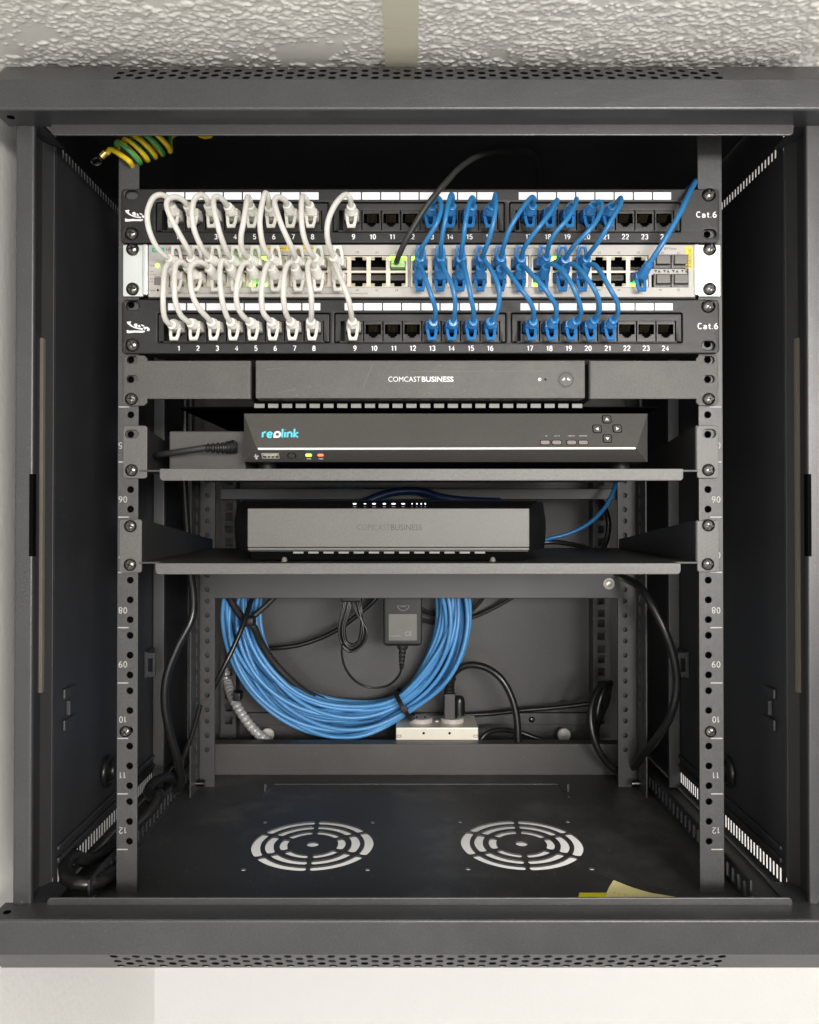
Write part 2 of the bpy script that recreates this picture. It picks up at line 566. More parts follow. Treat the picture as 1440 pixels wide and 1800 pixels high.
def stroke_text(body, cx, cz, y, height, width=None, w=.155, rot=0.0, gap=.06):
    """lettering with even strokes; height is that of a capital or a numeral"""
    x, strokes = 0.0, []
    for ch in body:
        adv, ss = GLYPH[ch]
        for st in ss:
            strokes.append([(x + a, b) for a, b in st])
        x += adv + gap
    x0 = min(a for st in strokes for a, b in st) - w / 2
    x1 = max(a for st in strokes for a, b in st) + w / 2
    sz = height
    sx = width / (x1 - x0) if width else height
    ca, sa = math.cos(rot), math.sin(rot)
    p = Part()
    for st in strokes:
        pts = []
        for a, b in st:
            u, v = (a - (x0 + x1) / 2) * sx, (b - .5) * sz
            pts.append(Vector((cx + u * ca - v * sa, 0, cz + u * sa + v * ca)))
        p.rings(pts, [w * height / 2] * len(pts), 8)
    bmesh.ops.transform(p.bm, matrix=Matrix.Translation((0, y, 0)) @ Matrix.Diagonal((1, .12, 1, 1)), verts=p.bm.verts[:])
    return p


def props(o, label=None, cat=None, group=None, kind=None):
    if label:
        o['label'] = label
    if cat:
        o['category'] = cat
    if group:
        o['group'] = group
    if kind:
        o['kind'] = kind
    return o


def thing(name, label, cat, base, group=None):
    o = bpy.data.objects.new(name, None)
    o.empty_display_size = 0.02
    COL.objects.link(o)
    b = Vector(base)
    o.location = b * MM
    o['_o'] = tuple(b)
    return props(o, label, cat, group)


# ---- one Phillips screw mesh shared by every screw
def make_screw_mesh():
    p = Part()
    prof = [(4.05, 0.0), (4.0, -0.9), (3.7, -1.6), (3.0, -2.25), (2.0, -2.7), (0.9, -2.9)]
    pts = [Vector((0, y, 0)) for r, y in prof]
    p.rings(pts, [r for r, y in prof], 20, True)
    n0 = len(p.bm.faces)
    for ang in (0, 90):
        t = Part()
        t.box(-2.5, 2.5, -2.98, -2.0, -0.5, 0.5)
        bmesh.ops.transform(t.bm, matrix=Matrix.Rotation(R(ang), 4, 'Y'), verts=t.bm.verts[:])
        for f in t.bm.faces:
            f.material_index = 1
        p.merge(t.bm)
    o = p.build('screw', [M['screw'], M['slotdark']], None, (0, 0, 0))
    me = o.data
    bpy.data.objects.remove(o)
    return me


SCREW = make_screw_mesh()


def screw(parent, x, y, z, scale=1.0):
    o = bpy.data.objects.new('screw', SCREW)
    COL.objects.link(o)
    o.parent = parent
    o.location = (Vector((x, y, z)) - Vector(parent['_o'])) * MM
    o.rotation_euler = (R(random.uniform(-3, 3)), R(random.uniform(0, 90)), R(random.uniform(-3, 3)))
    o.scale = (scale, scale, scale)
    return o


def px_path(pts, y0, y1, bulge, org=(0, 0), k=1.0, power=0.8):
    """trace of photo pixels -> 3-D path; depth runs y0..y1 and swings `bulge` mm toward the viewer between"""
    n = len(pts)
    d = [0.0]
    for i in range(1, n):
        d.append(d[-1] + math.hypot(pts[i][0] - pts[i - 1][0], pts[i][1] - pts[i - 1][1]))
    out = []
    for i, p in enumerate(pts):
        t = d[i] / d[-1]
        Y = y0 + (y1 - y0) * t - bulge * math.sin(math.pi * t) ** power
        out.append(W(org[0] + p[0] / k, org[1] + p[1] / k, Y))
    return out

# ================================================================== THE SETTING
H_CEIL = 341.0
Y_WALL = 402.0
X_LEFT = -336.0


def ceiling():
    step = 0.8
    xs = np.arange(-520, 520.1, step)
    ys = np.arange(-330, 30.1, step)
    nx, ny = len(xs), len(ys)
    h = np.zeros((ny, nx))
    rng = np.random.default_rng(11)
    low = np.zeros((ny, nx))
    for _ in range(14):
        kx, ky, ph = rng.normal(0, 0.045), rng.normal(0, 0.07), rng.uniform(0, 6.28)
        low += np.sin(xs[None, :] * kx + ys[:, None] * ky + ph)
    low /= 2.6
    n = 93000
    for _ in range(n):
        cx, cy = rng.uniform(-518, 518), rng.uniform(-328, 28)
        ix, iy = int((cx + 520) / step), int((cy + 330) / step)
        if rng.random() > 0.72 + 0.42 * low[min(iy, ny - 1), min(ix, nx - 1)]:
            continue
        r = 0.62 + rng.gamma(1.8, 0.34)
        asp = rng.uniform(0.9, 2.1)
        ang = rng.normal(0, 0.5)
        hh = rng.uniform(0.5, 1.1) * min(1.0, r / 1.4)
        k = int(r * asp / step) + 2
        x0, x1, y0, y1 = max(ix - k, 0), min(ix + k + 1, nx), max(iy - k, 0), min(iy + k + 1, ny)
        dx = xs[None, x0:x1] - cx
        dy = ys[y0:y1, None] - cy
        ca, sa = math.cos(ang), math.sin(ang)
        u, v = (dx * ca + dy * sa) / (r * asp), (-dx * sa + dy * ca) / r
        d2 = u * u + v * v
        bump = hh * np.clip(1.15 * np.sqrt(np.clip(1 - d2, 0, 1)), 0, 1)
        h[y0:y1, x0:x1] = np.maximum(h[y0:y1, x0:x1], bump) + 0.18 * np.minimum(h[y0:y1, x0:x1], bump)
    # soften once
    h = (h * 4 + np.roll(h, 1, 0) + np.roll(h, -1, 0) + np.roll(h, 1, 1) + np.roll(h, -1, 1)) / 8
    X, Y = np.meshgrid(xs, ys)
    co = np.stack([X, Y, H_CEIL - h], -1).reshape(-1, 3) * MM
    idx = np.arange(nx * ny).reshape(ny, nx)
    quads = np.stack([idx[:-1, :-1], idx[1:, :-1], idx[1:, 1:], idx[:-1, 1:]], -1).reshape(-1, 4)
    # flat continuation over the room
    ext = [(-3000, -3600), (3000, -3600), (3000, Y_WALL), (-3000, Y_WALL)]
    b = [(-520, -330), (xs[-1], -330), (xs[-1], ys[-1]), (-520, ys[-1])]
    extra = np.array([(x, y, H_CEIL) for x, y in ext + b]) * MM
    o = len(co)
    eq = [(o, o + 4, o + 5, o + 1), (o + 1, o + 5, o + 6, o + 2), (o + 2, o + 6, o + 7, o + 3), (o + 3, o + 7, o + 4, o)]
    co = np.concatenate([co, extra])
    quads = np.concatenate([quads, np.array(eq)])
    me = bpy.data.meshes.new('ceiling')
    me.vertices.add(len(co))
    me.vertices.foreach_set('co', co.ravel())
    me.loops.add(quads.size)
    me.loops.foreach_set('vertex_index', quads.ravel().astype(np.int32))
    me.polygons.add(len(quads))
    me.polygons.foreach_set('loop_start', np.arange(0, quads.size, 4, dtype=np.int32))
    me.polygons.foreach_set('use_smooth', np.ones(len(quads), dtype=bool))
    me.update(calc_edges=True)
    me.validate()
    me.materials.append(M['tile'])
    ob = bpy.data.objects.new('ceiling', me)
    COL.objects.link(ob)
    props(ob, 'white stippled vinyl ceiling tile above the cabinet', 'ceiling', None, 'structure')


ceiling()
p = Part()
p.box(-26.5, -2.0, -3600, -88.3, H_CEIL - 2.6, H_CEIL + 0.5, 0.25)
p.box(-26.5, -2.0, -88, Y_WALL - 1, H_CEIL - 2.6, H_CEIL + 0.5, 0.25)
props(p.build('ceiling_grid_bar', M['tbar']), 'smooth cream strip between the two stippled ceiling tiles', 'ceiling', None, 'structure')
p = Part()
p.box(X_LEFT, 2600, Y_WALL, Y_WALL + 60, -1700, H_CEIL + 5)
props(p.build('back_wall', M['wall']), 'cream painted wall the cabinet hangs on', 'wall', None, 'structure')
p = Part()
p.box(X_LEFT - 60, X_LEFT, -3600, Y_WALL + 60, -1700, H_CEIL + 5)
props(p.build('side_wall', M['leftwall']), 'brushed cream wall close to the left side of the cabinet', 'wall', None, 'structure')

# ================================================================== THE CABINET
Z_TOPF, Z_TOPE = zz(140, -67), zz(193, -67)            # top cap front face
Z_BOTE, Z_BOTF = zz(1617, -67), zz(1678, -67)          # bottom cap front face
Z_FLOOR = zz(1570, 0)
Z_ROOF = Z_TOPF + 21
Z_SKIRT = Z_BOTF - 21
XW = 312.0
cab = thing('wall_cabinet', 'open charcoal steel network cabinet on the wall, holding all the equipment', 'cabinet',
            (0, 170, Z_SKIRT))


def sheet(part, prof, x0, x1, r=2.2, seg=4, ends=True):
    """bent sheet: profile of (y, z) with rounded corners, extruded along x"""
    pts = [Vector((0, a, b)) for a, b in prof]
    out = [pts[0]]
    for i in range(1, len(pts) - 1):
        a, b, c = pts[i - 1], pts[i], pts[i + 1]
        d0, d1 = (a - b), (c - b)
        rr = min(r, d0.length * .45, d1.length * .45)
        p0, p1 = b + d0.normalized() * rr, b + d1.normalized() * rr
        for k in range(seg + 1):
            t = k / seg
            out.append(p0 * (1 - t) ** 2 + b * 2 * t * (1 - t) + p1 * t * t)
    out.append(pts[-1])
    n = len(out)
    vs = [(x0, p.y, p.z) for p in out] + [(x1, p.y, p.z) for p in out]
    part.poly(vs, [(i, i + 1, n + i + 1, n + i) for i in range(n - 1)])
    if ends:
        part.poly([v for v in vs[:n]], [tuple(range(n))])
        part.poly([v for v in vs[n:]], [tuple(range(n))])


p = Part()
sheet(p, [(-67, Z_TOPF), (-67, Z_TOPE), (-41, Z_TOPE)], -XW, XW)
p.poly([(-XW, -67, Z_TOPF), (-XW, -46, Z_ROOF), (-XW, -41, Z_TOPE), (-XW, -67, Z_TOPE)], [(0, 1, 2, 3)])
p.poly([(XW, -67, Z_TOPF), (XW, -46, Z_ROOF), (XW, -41, Z_TOPE), (XW, -67, Z_TOPE)], [(0, 1, 2, 3)])
top_cap = p.build('top_cap', M['frame'], cab)
p = Part()
p.cyl((-303.5, -56, Z_TOPE - 0.3), (-303.5, -56, Z_TOPE + 1), 2.8, seg=14)
p.build('fixing_hole', M['hole'], top_cap)
p = Part()
sheet(p, [(-67, Z_BOTF), (-67, Z_BOTE), (-41, Z_BOTE)], -XW, XW)
p.poly([(-XW, -67, Z_BOTF), (-XW, -46, Z_SKIRT), (-XW, -41, Z_BOTE), (-XW, -67, Z_BOTE)], [(0, 1, 2, 3)])
p.poly([(XW, -67, Z_BOTF), (XW, -46, Z_SKIRT), (XW, -41, Z_BOTE), (XW, -67, Z_BOTE)], [(0, 1, 2, 3)])
bottom_cap = p.build('bottom_cap', M['frame'], cab)
p = Part().box(-XW + 1, XW - 1, -41, -40.4, Z_SKIRT, Z_BOTE - 2.1)
p.box(-XW + 1, XW - 1, -45.6, -41.1, Z_SKIRT + 0.6, Z_SKIRT + 1.2)
p.build('inner_skirt', M['inner'], bottom_cap)
for s in (-1, 1):
    p = Part().box(276 * s, 306 * s, -40.9, -6, Z_BOTE - 2, Z_BOTE - 0.3)
    p.build('corner_plate', M['inner'], bottom_cap)
    p = Part().box(286 * s, 306 * s, -40.9, -3, Z_TOPE + 0.3, Z_TOPE + 2)
    p.build('corner_plate', M['inner'], top_cap)
p = Part()
p.cyl((-303.5, -56, Z_BOTE + 0.3), (-303.5, -56, Z_BOTE - 1), 2.8, seg=14)
p.build('fixing_hole', M['hole'], bottom_cap)


def perf(zc, top, parent):
    c = math.sqrt(.5)
    if top:
        cx, cy, cz = Vector((1, 0, 0)), Vector((0, c, c)), Vector((0, -c, c))
    else:
        cx, cy, cz = Vector((1, 0, 0)), Vector((0, -c, c)), Vector((0, -c, -c))
    mx = Matrix((cx, cy, cz)).transposed().to_4x4()
    mx.translation = Vector((0, -56.5, zc))
    loops = [rect(-XW, XW, -14.85, 14.85)]
    n, i = 0, 0
    x = -222.0
    while x <= 226:
        offs = (-10.6, 0.0, 10.6) if i % 2 == 0 else (-5.3, 5.3)
        for a in offs:
            loops.append(circ(x, a, 2.95, 12))
        x += 7.86
        i += 1
    p = Part()
    plate(p, loops, 0, 0.06, 0, FRONT, mx)
    return p.build('perforated_strip', M['frame'], parent)


perf((Z_TOPF + Z_ROOF) / 2, True, top_cap)
perf((Z_BOTF + Z_SKIRT) / 2, False, bottom_cap)

# lips behind the caps
p = Part()
x0, x1 = xx(90, -44, 230), xx(1395, -44, 230)
za, zb = zz(238, -44), zz(220, -44)
plate(p, [[(x0, zb + 3), (x0, za + 3)] + [(x0 + 3 - 3 * math.cos(R(t)), za + 3 - 3 * math.sin(R(t))) for t in (30, 60, 90)]
          + [(x1 - 3 + 3 * math.sin(R(t)), za + 3 - 3 * math.cos(R(t))) for t in (0, 30, 60, 90)] + [(x1, zb + 3)]],
      -43.5, 0.9, 0.5)
p.build('front_lip', M['frame'], cab)
p = Part()
x0, x1 = xx(83, -44, 1585), xx(1393, -44, 1585)
za, zb = zz(1578, -44), zz(1593, -44)
plate(p, [[(x0, zb - 2), (x0, za - 3)] + [(x0 + 3 - 3 * math.cos(R(t)), za - 3 + 3 * math.sin(R(t))) for t in (30, 60, 90)]
          + [(x1 - 3 + 3 * math.sin(R(t)), za - 3 + 3 * math.cos(R(t))) for t in (0, 30, 60, 90)] + [(x1, zb - 2)]],
      -43.5, 0.9, 0.5)
p.build('front_lip', M['frame'], cab)

for s in (-1, 1):
    p = Part()
    # outer face, inner return, inner flange
    prof = [(290.6 * s, 0), (306 * s, 0), (306 * s, -43), (292 * s, -43), (292 * s, -38), (298 * s, -38), (298 * s, -30)]
    pts = [Vector((a, b, 0)) for a, b in prof]
    out = [pts[0]]
    for i in range(1, len(pts) - 1):
        a, b, c = pts[i - 1], pts[i], pts[i + 1]
        d0, d1 = a - b, c - b
        rr = min(1.8, d0.length * .45, d1.length * .45)
        q0, q1 = b + d0.normalized() * rr, b + d1.normalized() * rr
        for k in range(5):
            t = k / 4
            out.append(q0 * (1 - t) ** 2 + b * 2 * t * (1 - t) + q1 * t * t)
    out.append(pts[-1])
    n = len(out)
    vs = [(v.x, v.y, Z_BOTE + 0.2) for v in out] + [(v.x, v.y, Z_TOPE - 0.2) for v in out]
    p.poly(vs, [(i, i + 1, n + i + 1, n + i) for i in range(n - 1)])
    post = p.build('door_post', M['frame'], cab)
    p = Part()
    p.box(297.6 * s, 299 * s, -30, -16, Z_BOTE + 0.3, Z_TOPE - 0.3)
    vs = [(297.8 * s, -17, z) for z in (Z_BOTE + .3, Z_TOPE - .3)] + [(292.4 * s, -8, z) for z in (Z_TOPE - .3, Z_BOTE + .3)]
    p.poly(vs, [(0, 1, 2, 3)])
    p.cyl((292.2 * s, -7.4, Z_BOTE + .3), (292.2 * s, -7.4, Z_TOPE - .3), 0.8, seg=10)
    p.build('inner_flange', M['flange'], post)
    p = Part()
    zg0, zg1 = (zz(1222, -27), zz(590, -27))
    p.box(295.0 * s, 297.9 * s, -19.5, -15.0, zg0, zg1, 0.4)
    p.build('gasket', M['gasket'], post)
    p = Part()
    p.box(291.7 * s, 294.6 * s, -43.35, -37.5, zz(978, -43), zz(833, -43), 0.2)
    p.build('latch_slot', M['hole'], post)
    p = Part()
    p.cyl((300 * s, -43.0, zz(1588, -43)), (300 * s, -43.9, zz(1588, -43)), 2.3, 1.6, 14)
    p.build('rivet', M['frame'], post)

# side panels with their vent slots
for s in (-1, 1):
    p = Part()
    loops = [rect(-8, 388, Z_FLOOR - 20, Z_ROOF)]
    zt0, zt1 = zz(278, 5), zz(263, 5)
    zb0, zb1 = zz(1552, 0), zz(1527, 0)
    k = 0
    Y = 4.0
    while Y < 250:
        if k < 30:
            loops.append(rect(Y, Y + 3.0, zt0, zt1))
        loops.append(rect(Y - 4, Y - 0.7, zb0, zb1))
        Y += 6.3
        k += 1
    plate(p, loops, 290.0 * s + 0.6 * s, 0.15, 0, SIDE)
    panel = p.build('side_panel', M['inner'], cab)
    p = Part()
    p.box(289.9 * s, 287.4 * s, -4, 244, -281, -277, 1.0)
    p.box(289.9 * s, 287.4 * s, -4, 244, -271, -267.5, 1.0)
    p.build('stiffening_rib', M['inner'], panel)
    p = Part()
    p.box(290 * s, 278 * s, 243, 250, Z_FLOOR + 2, Z_ROOF - 4, 1.0)
    p.build('frame_strip', M['backrail'], panel)
    p = Part()
    zc = -164
    plate(p, [rrect(min(289 * s, 278 * s), max(289 * s, 278 * s), zc - 13, zc + 13, 1.5),
              rect(min(286 * s, 281 * s), max(286 * s, 281 * s), zc - 7, zc + 7)], 214, 1.2, 0.4)
    p.box(289.9 * s, 287 * s, 213, 240, zc - 14, zc + 14, 0.5)
    p.build('latch_bracket', M['inner'], panel)
    p = Part()
    p.box(289.9 * s, 287.2 * s, 6, 28, -179, -170, 1.2)
    p.box(289.9 * s, 287.2 * s, 6, 28, -153, -145, 1.2)
    p.box(289.9 * s, 286.6 * s, 14, 16.5, -168, -156, 0.5)
    p.build('catch', M['inner'], panel)
    p = Part()
    ring = [Vector((288 * s, 104 + 12 * math.cos(a), -242 + 12 * math.sin(a))) for a in (2 * math.pi * k / 28 for k in range(28))]
    p.rings(ring, [2.8] * 28, 10, False, True)
    p.cyl((289.9 * s, 104, -242), (288.5 * s, 104, -242), 11)
    p.build('grommet', M['black_cord'], panel)

# roof, back, floor
p = Part()
p.box(-289, 289, -44, 388, Z_ROOF - 2.2, Z_ROOF - 0.6)
p.build('roof', M['inner'], cab)
p = Part()
p.box(-290, 290, 388, 391, Z_FLOOR - 20, Z_ROOF)
back_panel = p.build('back_panel', M['backwall'], cab)
p = Part()
p.box(-221, 221, 380, 387.9, zz(1274, 380), zz(1254, 380), 0.8)
p.build('back_strip', M['backwall'], back_panel)
screw(back_panel, xx(935, 380, 1265), 380, zz(1265, 380), 0.95)
p = Part()
p.cyl((xx(429, 386, 305), 386.5, zz(305, 386)), (xx(429, 386, 305), 387.9, zz(305, 386)), 8, seg=24)
p.build('round_sticker', M['sticker_green'], back_panel)
for px in (470, 992):
    p = Part()
    c = Vector((xx(px, 370, 1292), 370, zz(1292, 370)))
    p.rings([c + Vector((0, 2, 0)), c, c + Vector((0, -1.2, 0)), c + Vector((0, -1.6, 0))], [8.4, 8.4, 7.6, 0.2], 28)
    p.build('hole_plug', M['cap_white'], back_panel)

p = Part()
loops = [rect(-289, 289, -42, 388)]


def fan(cx, cy, rot):
    out = []
    for r0, r1 in ((47.6, 55.8), (35.6, 43.4), (23.2, 30.2)):
        for k in range(6):
            gap = 3.4
            a0 = R(rot + 60 * k) + gap / r0
            a1 = R(rot + 60 * k + 60) - gap / r0
            n = 12
            a = [a0 + (a1 - a0) * i / n for i in range(n + 1)]
            w = (r1 - r0) / 2
            rm = (r0 + r1) / 2
            poly = [(cx + r1 * math.cos(t), cy + r1 * math.sin(t)) for t in a]
            for i in range(1, 5):
                f = math.pi * i / 5
                ang = a1 + (w / rm) * math.sin(f) * 0.55
                rr = rm + w * math.cos(f)
                poly.append((cx + rr * math.cos(ang), cy + rr * math.sin(ang)))
            poly += [(cx + r0 * math.cos(t), cy + r0 * math.sin(t)) for t in reversed(a)]
            for i in range(1, 5):
                f = math.pi * i / 5
                ang = a0 - (w / rm) * math.sin(f) * 0.55
                rr = rm - w * math.cos(f)
                poly.append((cx + rr * math.cos(ang), cy + rr * math.sin(ang)))
            out.append(poly)
    out.append(circ(cx, cy, 5.6, 20))
    for a in (-1, 1):
        for b in (-1, 1):
            out.append(circ(cx + a * 53, cy + b * 53, 2.6, 12))
    return out


fy = 0


def floor_pt(px, py):
    d = W(px, py, 0) - CAM
    t = (Z_FLOOR - CAM.z) / d.z
    q = CAM + d * t
    return q.x, q.y


for px, py, rot in ((550, 1484, 92), (917, 1483, 88)):
    fx, fy = floor_pt(px, py)
    loops += fan(fx, fy, rot)
plate(p, loops, Z_FLOOR - 0.75, 0.75, 0, FLAT)
base_plate = p.build('base_plate', M['floor'], cab)
p = Part()
seam = [floor_pt(462, 1400), floor_pt(482, 1379), floor_pt(982, 1379), floor_pt(1000, 1402)]
for a, b in zip(seam, seam[1:]):
    p.cyl((a[0], a[1], Z_FLOOR + 0.2), (b[0], b[1], Z_FLOOR + 0.2), 0.8, seg=8)
for px in (466, 999):
    a = floor_pt(px, 1392)
    p.box(a[0] - 1.2, a[0] + 1.2, a[1], a[1] + 2, Z_FLOOR, Z_FLOOR + 8, 0.3)
p.build('raised_seam', M['floor'], base_plate)

# cross bars at the back
Z_XB = zz(1308, 294)
p = Part()
sheet(p, [(294, Z_FLOOR + 0.3), (294, Z_XB), (312, Z_XB)], -246, 246, 1.2, ends=False)
p.build('lower_crossbar', M['backwall'], cab)
p = Part()
za, zb = zz(1052, 250), zz(1002, 250)
xa, xb = xx(377, 250, 1030), xx(1087, 250, 1030)
sheet(p, [(262, za), (250, za), (250, zb), (275, zb)], xa, xb, 1.0, ends=False)
upper = p.build('upper_crossbar', M['backrail'], cab)
p = Part()
c = Vector((xx(1071, 249, 1026), 249.9, zz(1026, 249.9)))
p.rings([c, c + Vector((0, -0.6, 0)), c + Vector((0, -0.8, 0))], [6.3, 6.2, 0.1], 28)
p.build('earth_symbol_disc', M['outlet'], upper)
p = Part()
p.rings([c + Vector((0, -.7, 0)), c + Vector((0, -2.0, 0)), c + Vector((0, -2.6, 0)), c + Vector((0, -2.7, 0))], [4.0, 3.9, 2.6, 0.1], 24)
p.build('earth_screw', M['usb'], upper)
p = Part()
y = 249.9 - 2.75
for (a, b, w) in ((0.0, 2.2, .35), ):
    p.box(c.x - .3, c.x + .3, y - .1, y, c.z - 0.2, c.z + 2.2)
for k, w in enumerate((2.2, 1.4, 0.6)):
    p.box(c.x - w, c.x + w, y - .1, y, c.z - 0.2 - 0.8 * k - .25, c.z - 0.2 - 0.8 * k + .2)
p.build('earth_mark', M['ink'], upper)
p = Part()
za, zb = zz(878, 262), zz(859, 262)
sheet(p, [(275, za), (262, za), (262, zb), (290, zb)], xx(388, 262), xx(1086, 262), 1.0, ends=False)
p.build('upper_crossbar', M['backrail'], cab)

# rack rails
U = 44.45
Z_U0 = zz(1298, 0)


def rail_holes(xc, r, zmin, zmax, square=False, zoff=0.0):
    out = []
    for k in range(-2, 16):
        for h in (6.35, 22.225, 38.1):
            z = Z_U0 + zoff + U * k + h
            if zmin + 6 < z < zmax - 6:
                out.append(rect(xc - r, xc + r, z - r, z + r) if square else circ(xc, z, r, 14))
    return out


NUM = {'06': 878, '08': 1073, '09': 1168, '10': 1265, '11': 1363, '12': 1460, '05': 783, '07': 976}
for s in (-1, 1):
    xa, xb = (-243.3, -226.8) if s < 0 else (225.2, 244.6)
    xh = -233 if s < 0 else 232.6
    p = Part()
    plate(p, [rect(xa, xb, Z_FLOOR + 0.2, Z_ROOF - 3)] + rail_holes(xh, 2.75, Z_FLOOR, zz(331, 0)), 1.0, 1.0, 0.35)
    xo = xa if s < 0 else xb
    p.box(xo, xo - 1.6 * s, 2.05, 30, Z_FLOOR + 0.2, Z_ROOF - 3)
    xi = xb if s < 0 else xa
    rail = p.build('front_rail', M['rail'], cab)
    # dark backing behind the threaded holes
    p = Part()
    p.box(min(xa, xb) + 2, max(xa, xb) - 2, 6, 7, Z_FLOOR + 1, Z_ROOF - 4)
    p.build('hole_backing', M['hole'], rail)
    for body, py in NUM.items():
        px = 216 if s < 0 else 1260
        h = 14 / 2.183
        p = stroke_text(body, xx(px - (0 if s < 0 else 1), 0, py), zz(py, 0), -0.03, 5.4, None, .13, math.pi, .12)
        p.build('lettering', M['railprint'], rail)
    for k in range(-2, 7):
        z = Z_U0 + U * k
        p = Part()
        if s < 0:
            p.box(-242.6, -234.2, -0.06, 0.0, z - .45, z + .45)
        else:
            p.box(234.2, 243.6, -0.06, 0.0, z - .45, z + .45)
        p.build('unit_mark', M['railprint'], rail)
    sx = (221 if s < 0 else 1249)
    screw(rail, xx(sx, 0, 1286), 0.0, zz(1286, 0), 1.15)

    # round-hole rear rail
    p = Part()
    ra, rb = (xx(352, 252), xx(378, 252)) if s < 0 else (xx(1086, 252), xx(1118, 252))
    plate(p, [rect(ra, rb, Z_FLOOR + 0.2, 60)] + rail_holes(xx(364.5, 252) if s < 0 else xx(1098.5, 252), 2.6, Z_FLOOR, 60), 253.0, 1.0, 0.35)
    rr = p.build('rear_rail', M['backrail'], cab)
    p = Part()
    p.box(ra + 1, rb - 1, 258, 259, Z_FLOOR + 1, 58)
    p.build('hole_backing', M['inner'], rr)
    p = Part()
    xo = ra if s < 0 else rb
    loops = [rect(216, 251.5, Z_FLOOR + 0.2, 56)]
    z = Z_FLOOR + 14
    while z < 50:
        loops.append(rect(236, 240, z, z + 10))
        z += 14.8
    plate(p, loops, xo + 0.8 * s, 0.7, 0, SIDE)
    p.build('slotted_flange', M['backrail'], rr)
    p = Part()
    c = Vector((xo - 4 * s + 2 * s, 246, zz(1374, 246)))
    p.cyl((xo - 9 * s, 240, c.z), (xo + 2 * s, 240, c.z), 3.4, seg=16)
    p.cyl((xo + 1.4 * s, 240, c.z), (xo + 5.0 * s, 240, c.z), 5.2, seg=6)
    p.build('fixing_bolt', M['screw'], rr)

    # square-hole rail further back
    p = Part()
    qa, qb = (-243, -224) if s < 0 else (222, 243)
    plate(p, [rect(qa, qb, zz(1297, 364), 75)] + rail_holes(-233 if s < 0 else 232, 4.6, zz(1297, 364), 75, True, 4.0), 365.0, 1.0, 0.3)
    sq = p.build('square_hole_rail', M['backrail'], cab)
    p = Part()
    xi = qb if s < 0 else qa
    p.box(xi, xi + 1.5 * s, 365.9, 387.9, zz(1297, 364), 75)
    p.build('mounting_flange', M['backrail'], sq)

    # slotted bottom support running front to back
    p = Part()
    loops = [rect(-24, 300, Z_FLOOR + 0.3, Z_FLOOR + 21)]
    y = -18
    while y < 292:
        loops.append(rect(y, y + 7, Z_FLOOR + 4, Z_FLOOR + 16))
        y += 11.5
    plate(p, loops, 256 * s, 0.8, 0, SIDE)
    p.build('slotted_support', M['inner'], cab)
    p = Part()
    p.box(273 * s, 270 * s, 326, 340, Z_FLOOR + 1, Z_ROOF - 4, 0.5)
    p.build('corner_strip', M['backrail'], cab)

# ================================================================== PATCH PANELS
U_TOP = {1: 330.5, 2: 427.5, 3: 524.5, 4: 621.5}


def jack_mesh(body_mat):
    """keystone jack: face with a T shaped opening, a dark cavity and eight contacts; origin at the opening centre"""
    p = Part()
    t = [(-6.2, 3.9), (-6.2, -4.0), (-3.6, -4.0), (-3.2, -5.6), (-1.9, -5.6), (-1.9, -6.8), (1.9, -6.8), (1.9, -5.6),
         (3.2, -5.6), (3.6, -4.0), (6.2, -4.0), (6.2, 3.9)]
    plate(p, [rect(-7.35, 7.35, -10.2, 6.6), t], 0, 0.9, 0.25)
    n0 = len(p.bm.faces)
    cav = Part()
    cav.poly([(-6.3, 0.5, -7), (6.3, 0.5, -7), (6.3, 0.5, 4.1), (-6.3, 0.5, 4.1),
              (-6.3, 10, -7), (6.3, 10, -7), (6.3, 10, 4.1), (-6.3, 10, 4.1)],
             [(4, 5, 6, 7), (0, 1, 5, 4), (1, 2, 6, 5), (2, 3, 7, 6), (3, 0, 4, 7)])
    for f in cav.bm.faces:
        f.material_index = 1
    p.merge(cav.bm)
    con = Part()
    for k in range(8):
        x = -3.57 + k * 1.02
        con.cyl((x, 1.5, 3.8), (x, 7.5, -0.5), 0.22, seg=6)
    for f in con.bm.faces:
        f.material_index = 2
    p.merge(con.bm)
    o = p.build('jack', [body_mat, M['hole'], M['contact']], None, (0, 0, 0))
    me = o.data
    bpy.data.objects.remove(o)
    return me


JACK = jack_mesh(M['jack'])


def place(mesh, name, parent, pos, rot=None):
    o = bpy.data.objects.new(name, mesh)
    COL.objects.link(o)
    o.parent = parent
    o.location = (Vector(pos) - Vector(parent['_o'])) * MM
    if rot:
        o.rotation_euler = rot
    o.modifiers.new('weighted_normal', 'WEIGHTED_NORMAL').keep_sharp = True
    return o


def port_px(n):
    """pixel x of the centre of port n (1..24) on the lower panel"""
    g, i = (n - 1) // 8, (n - 1) % 8
    return (312.5, 622.0, 931.5)[g] + 34.15 * i


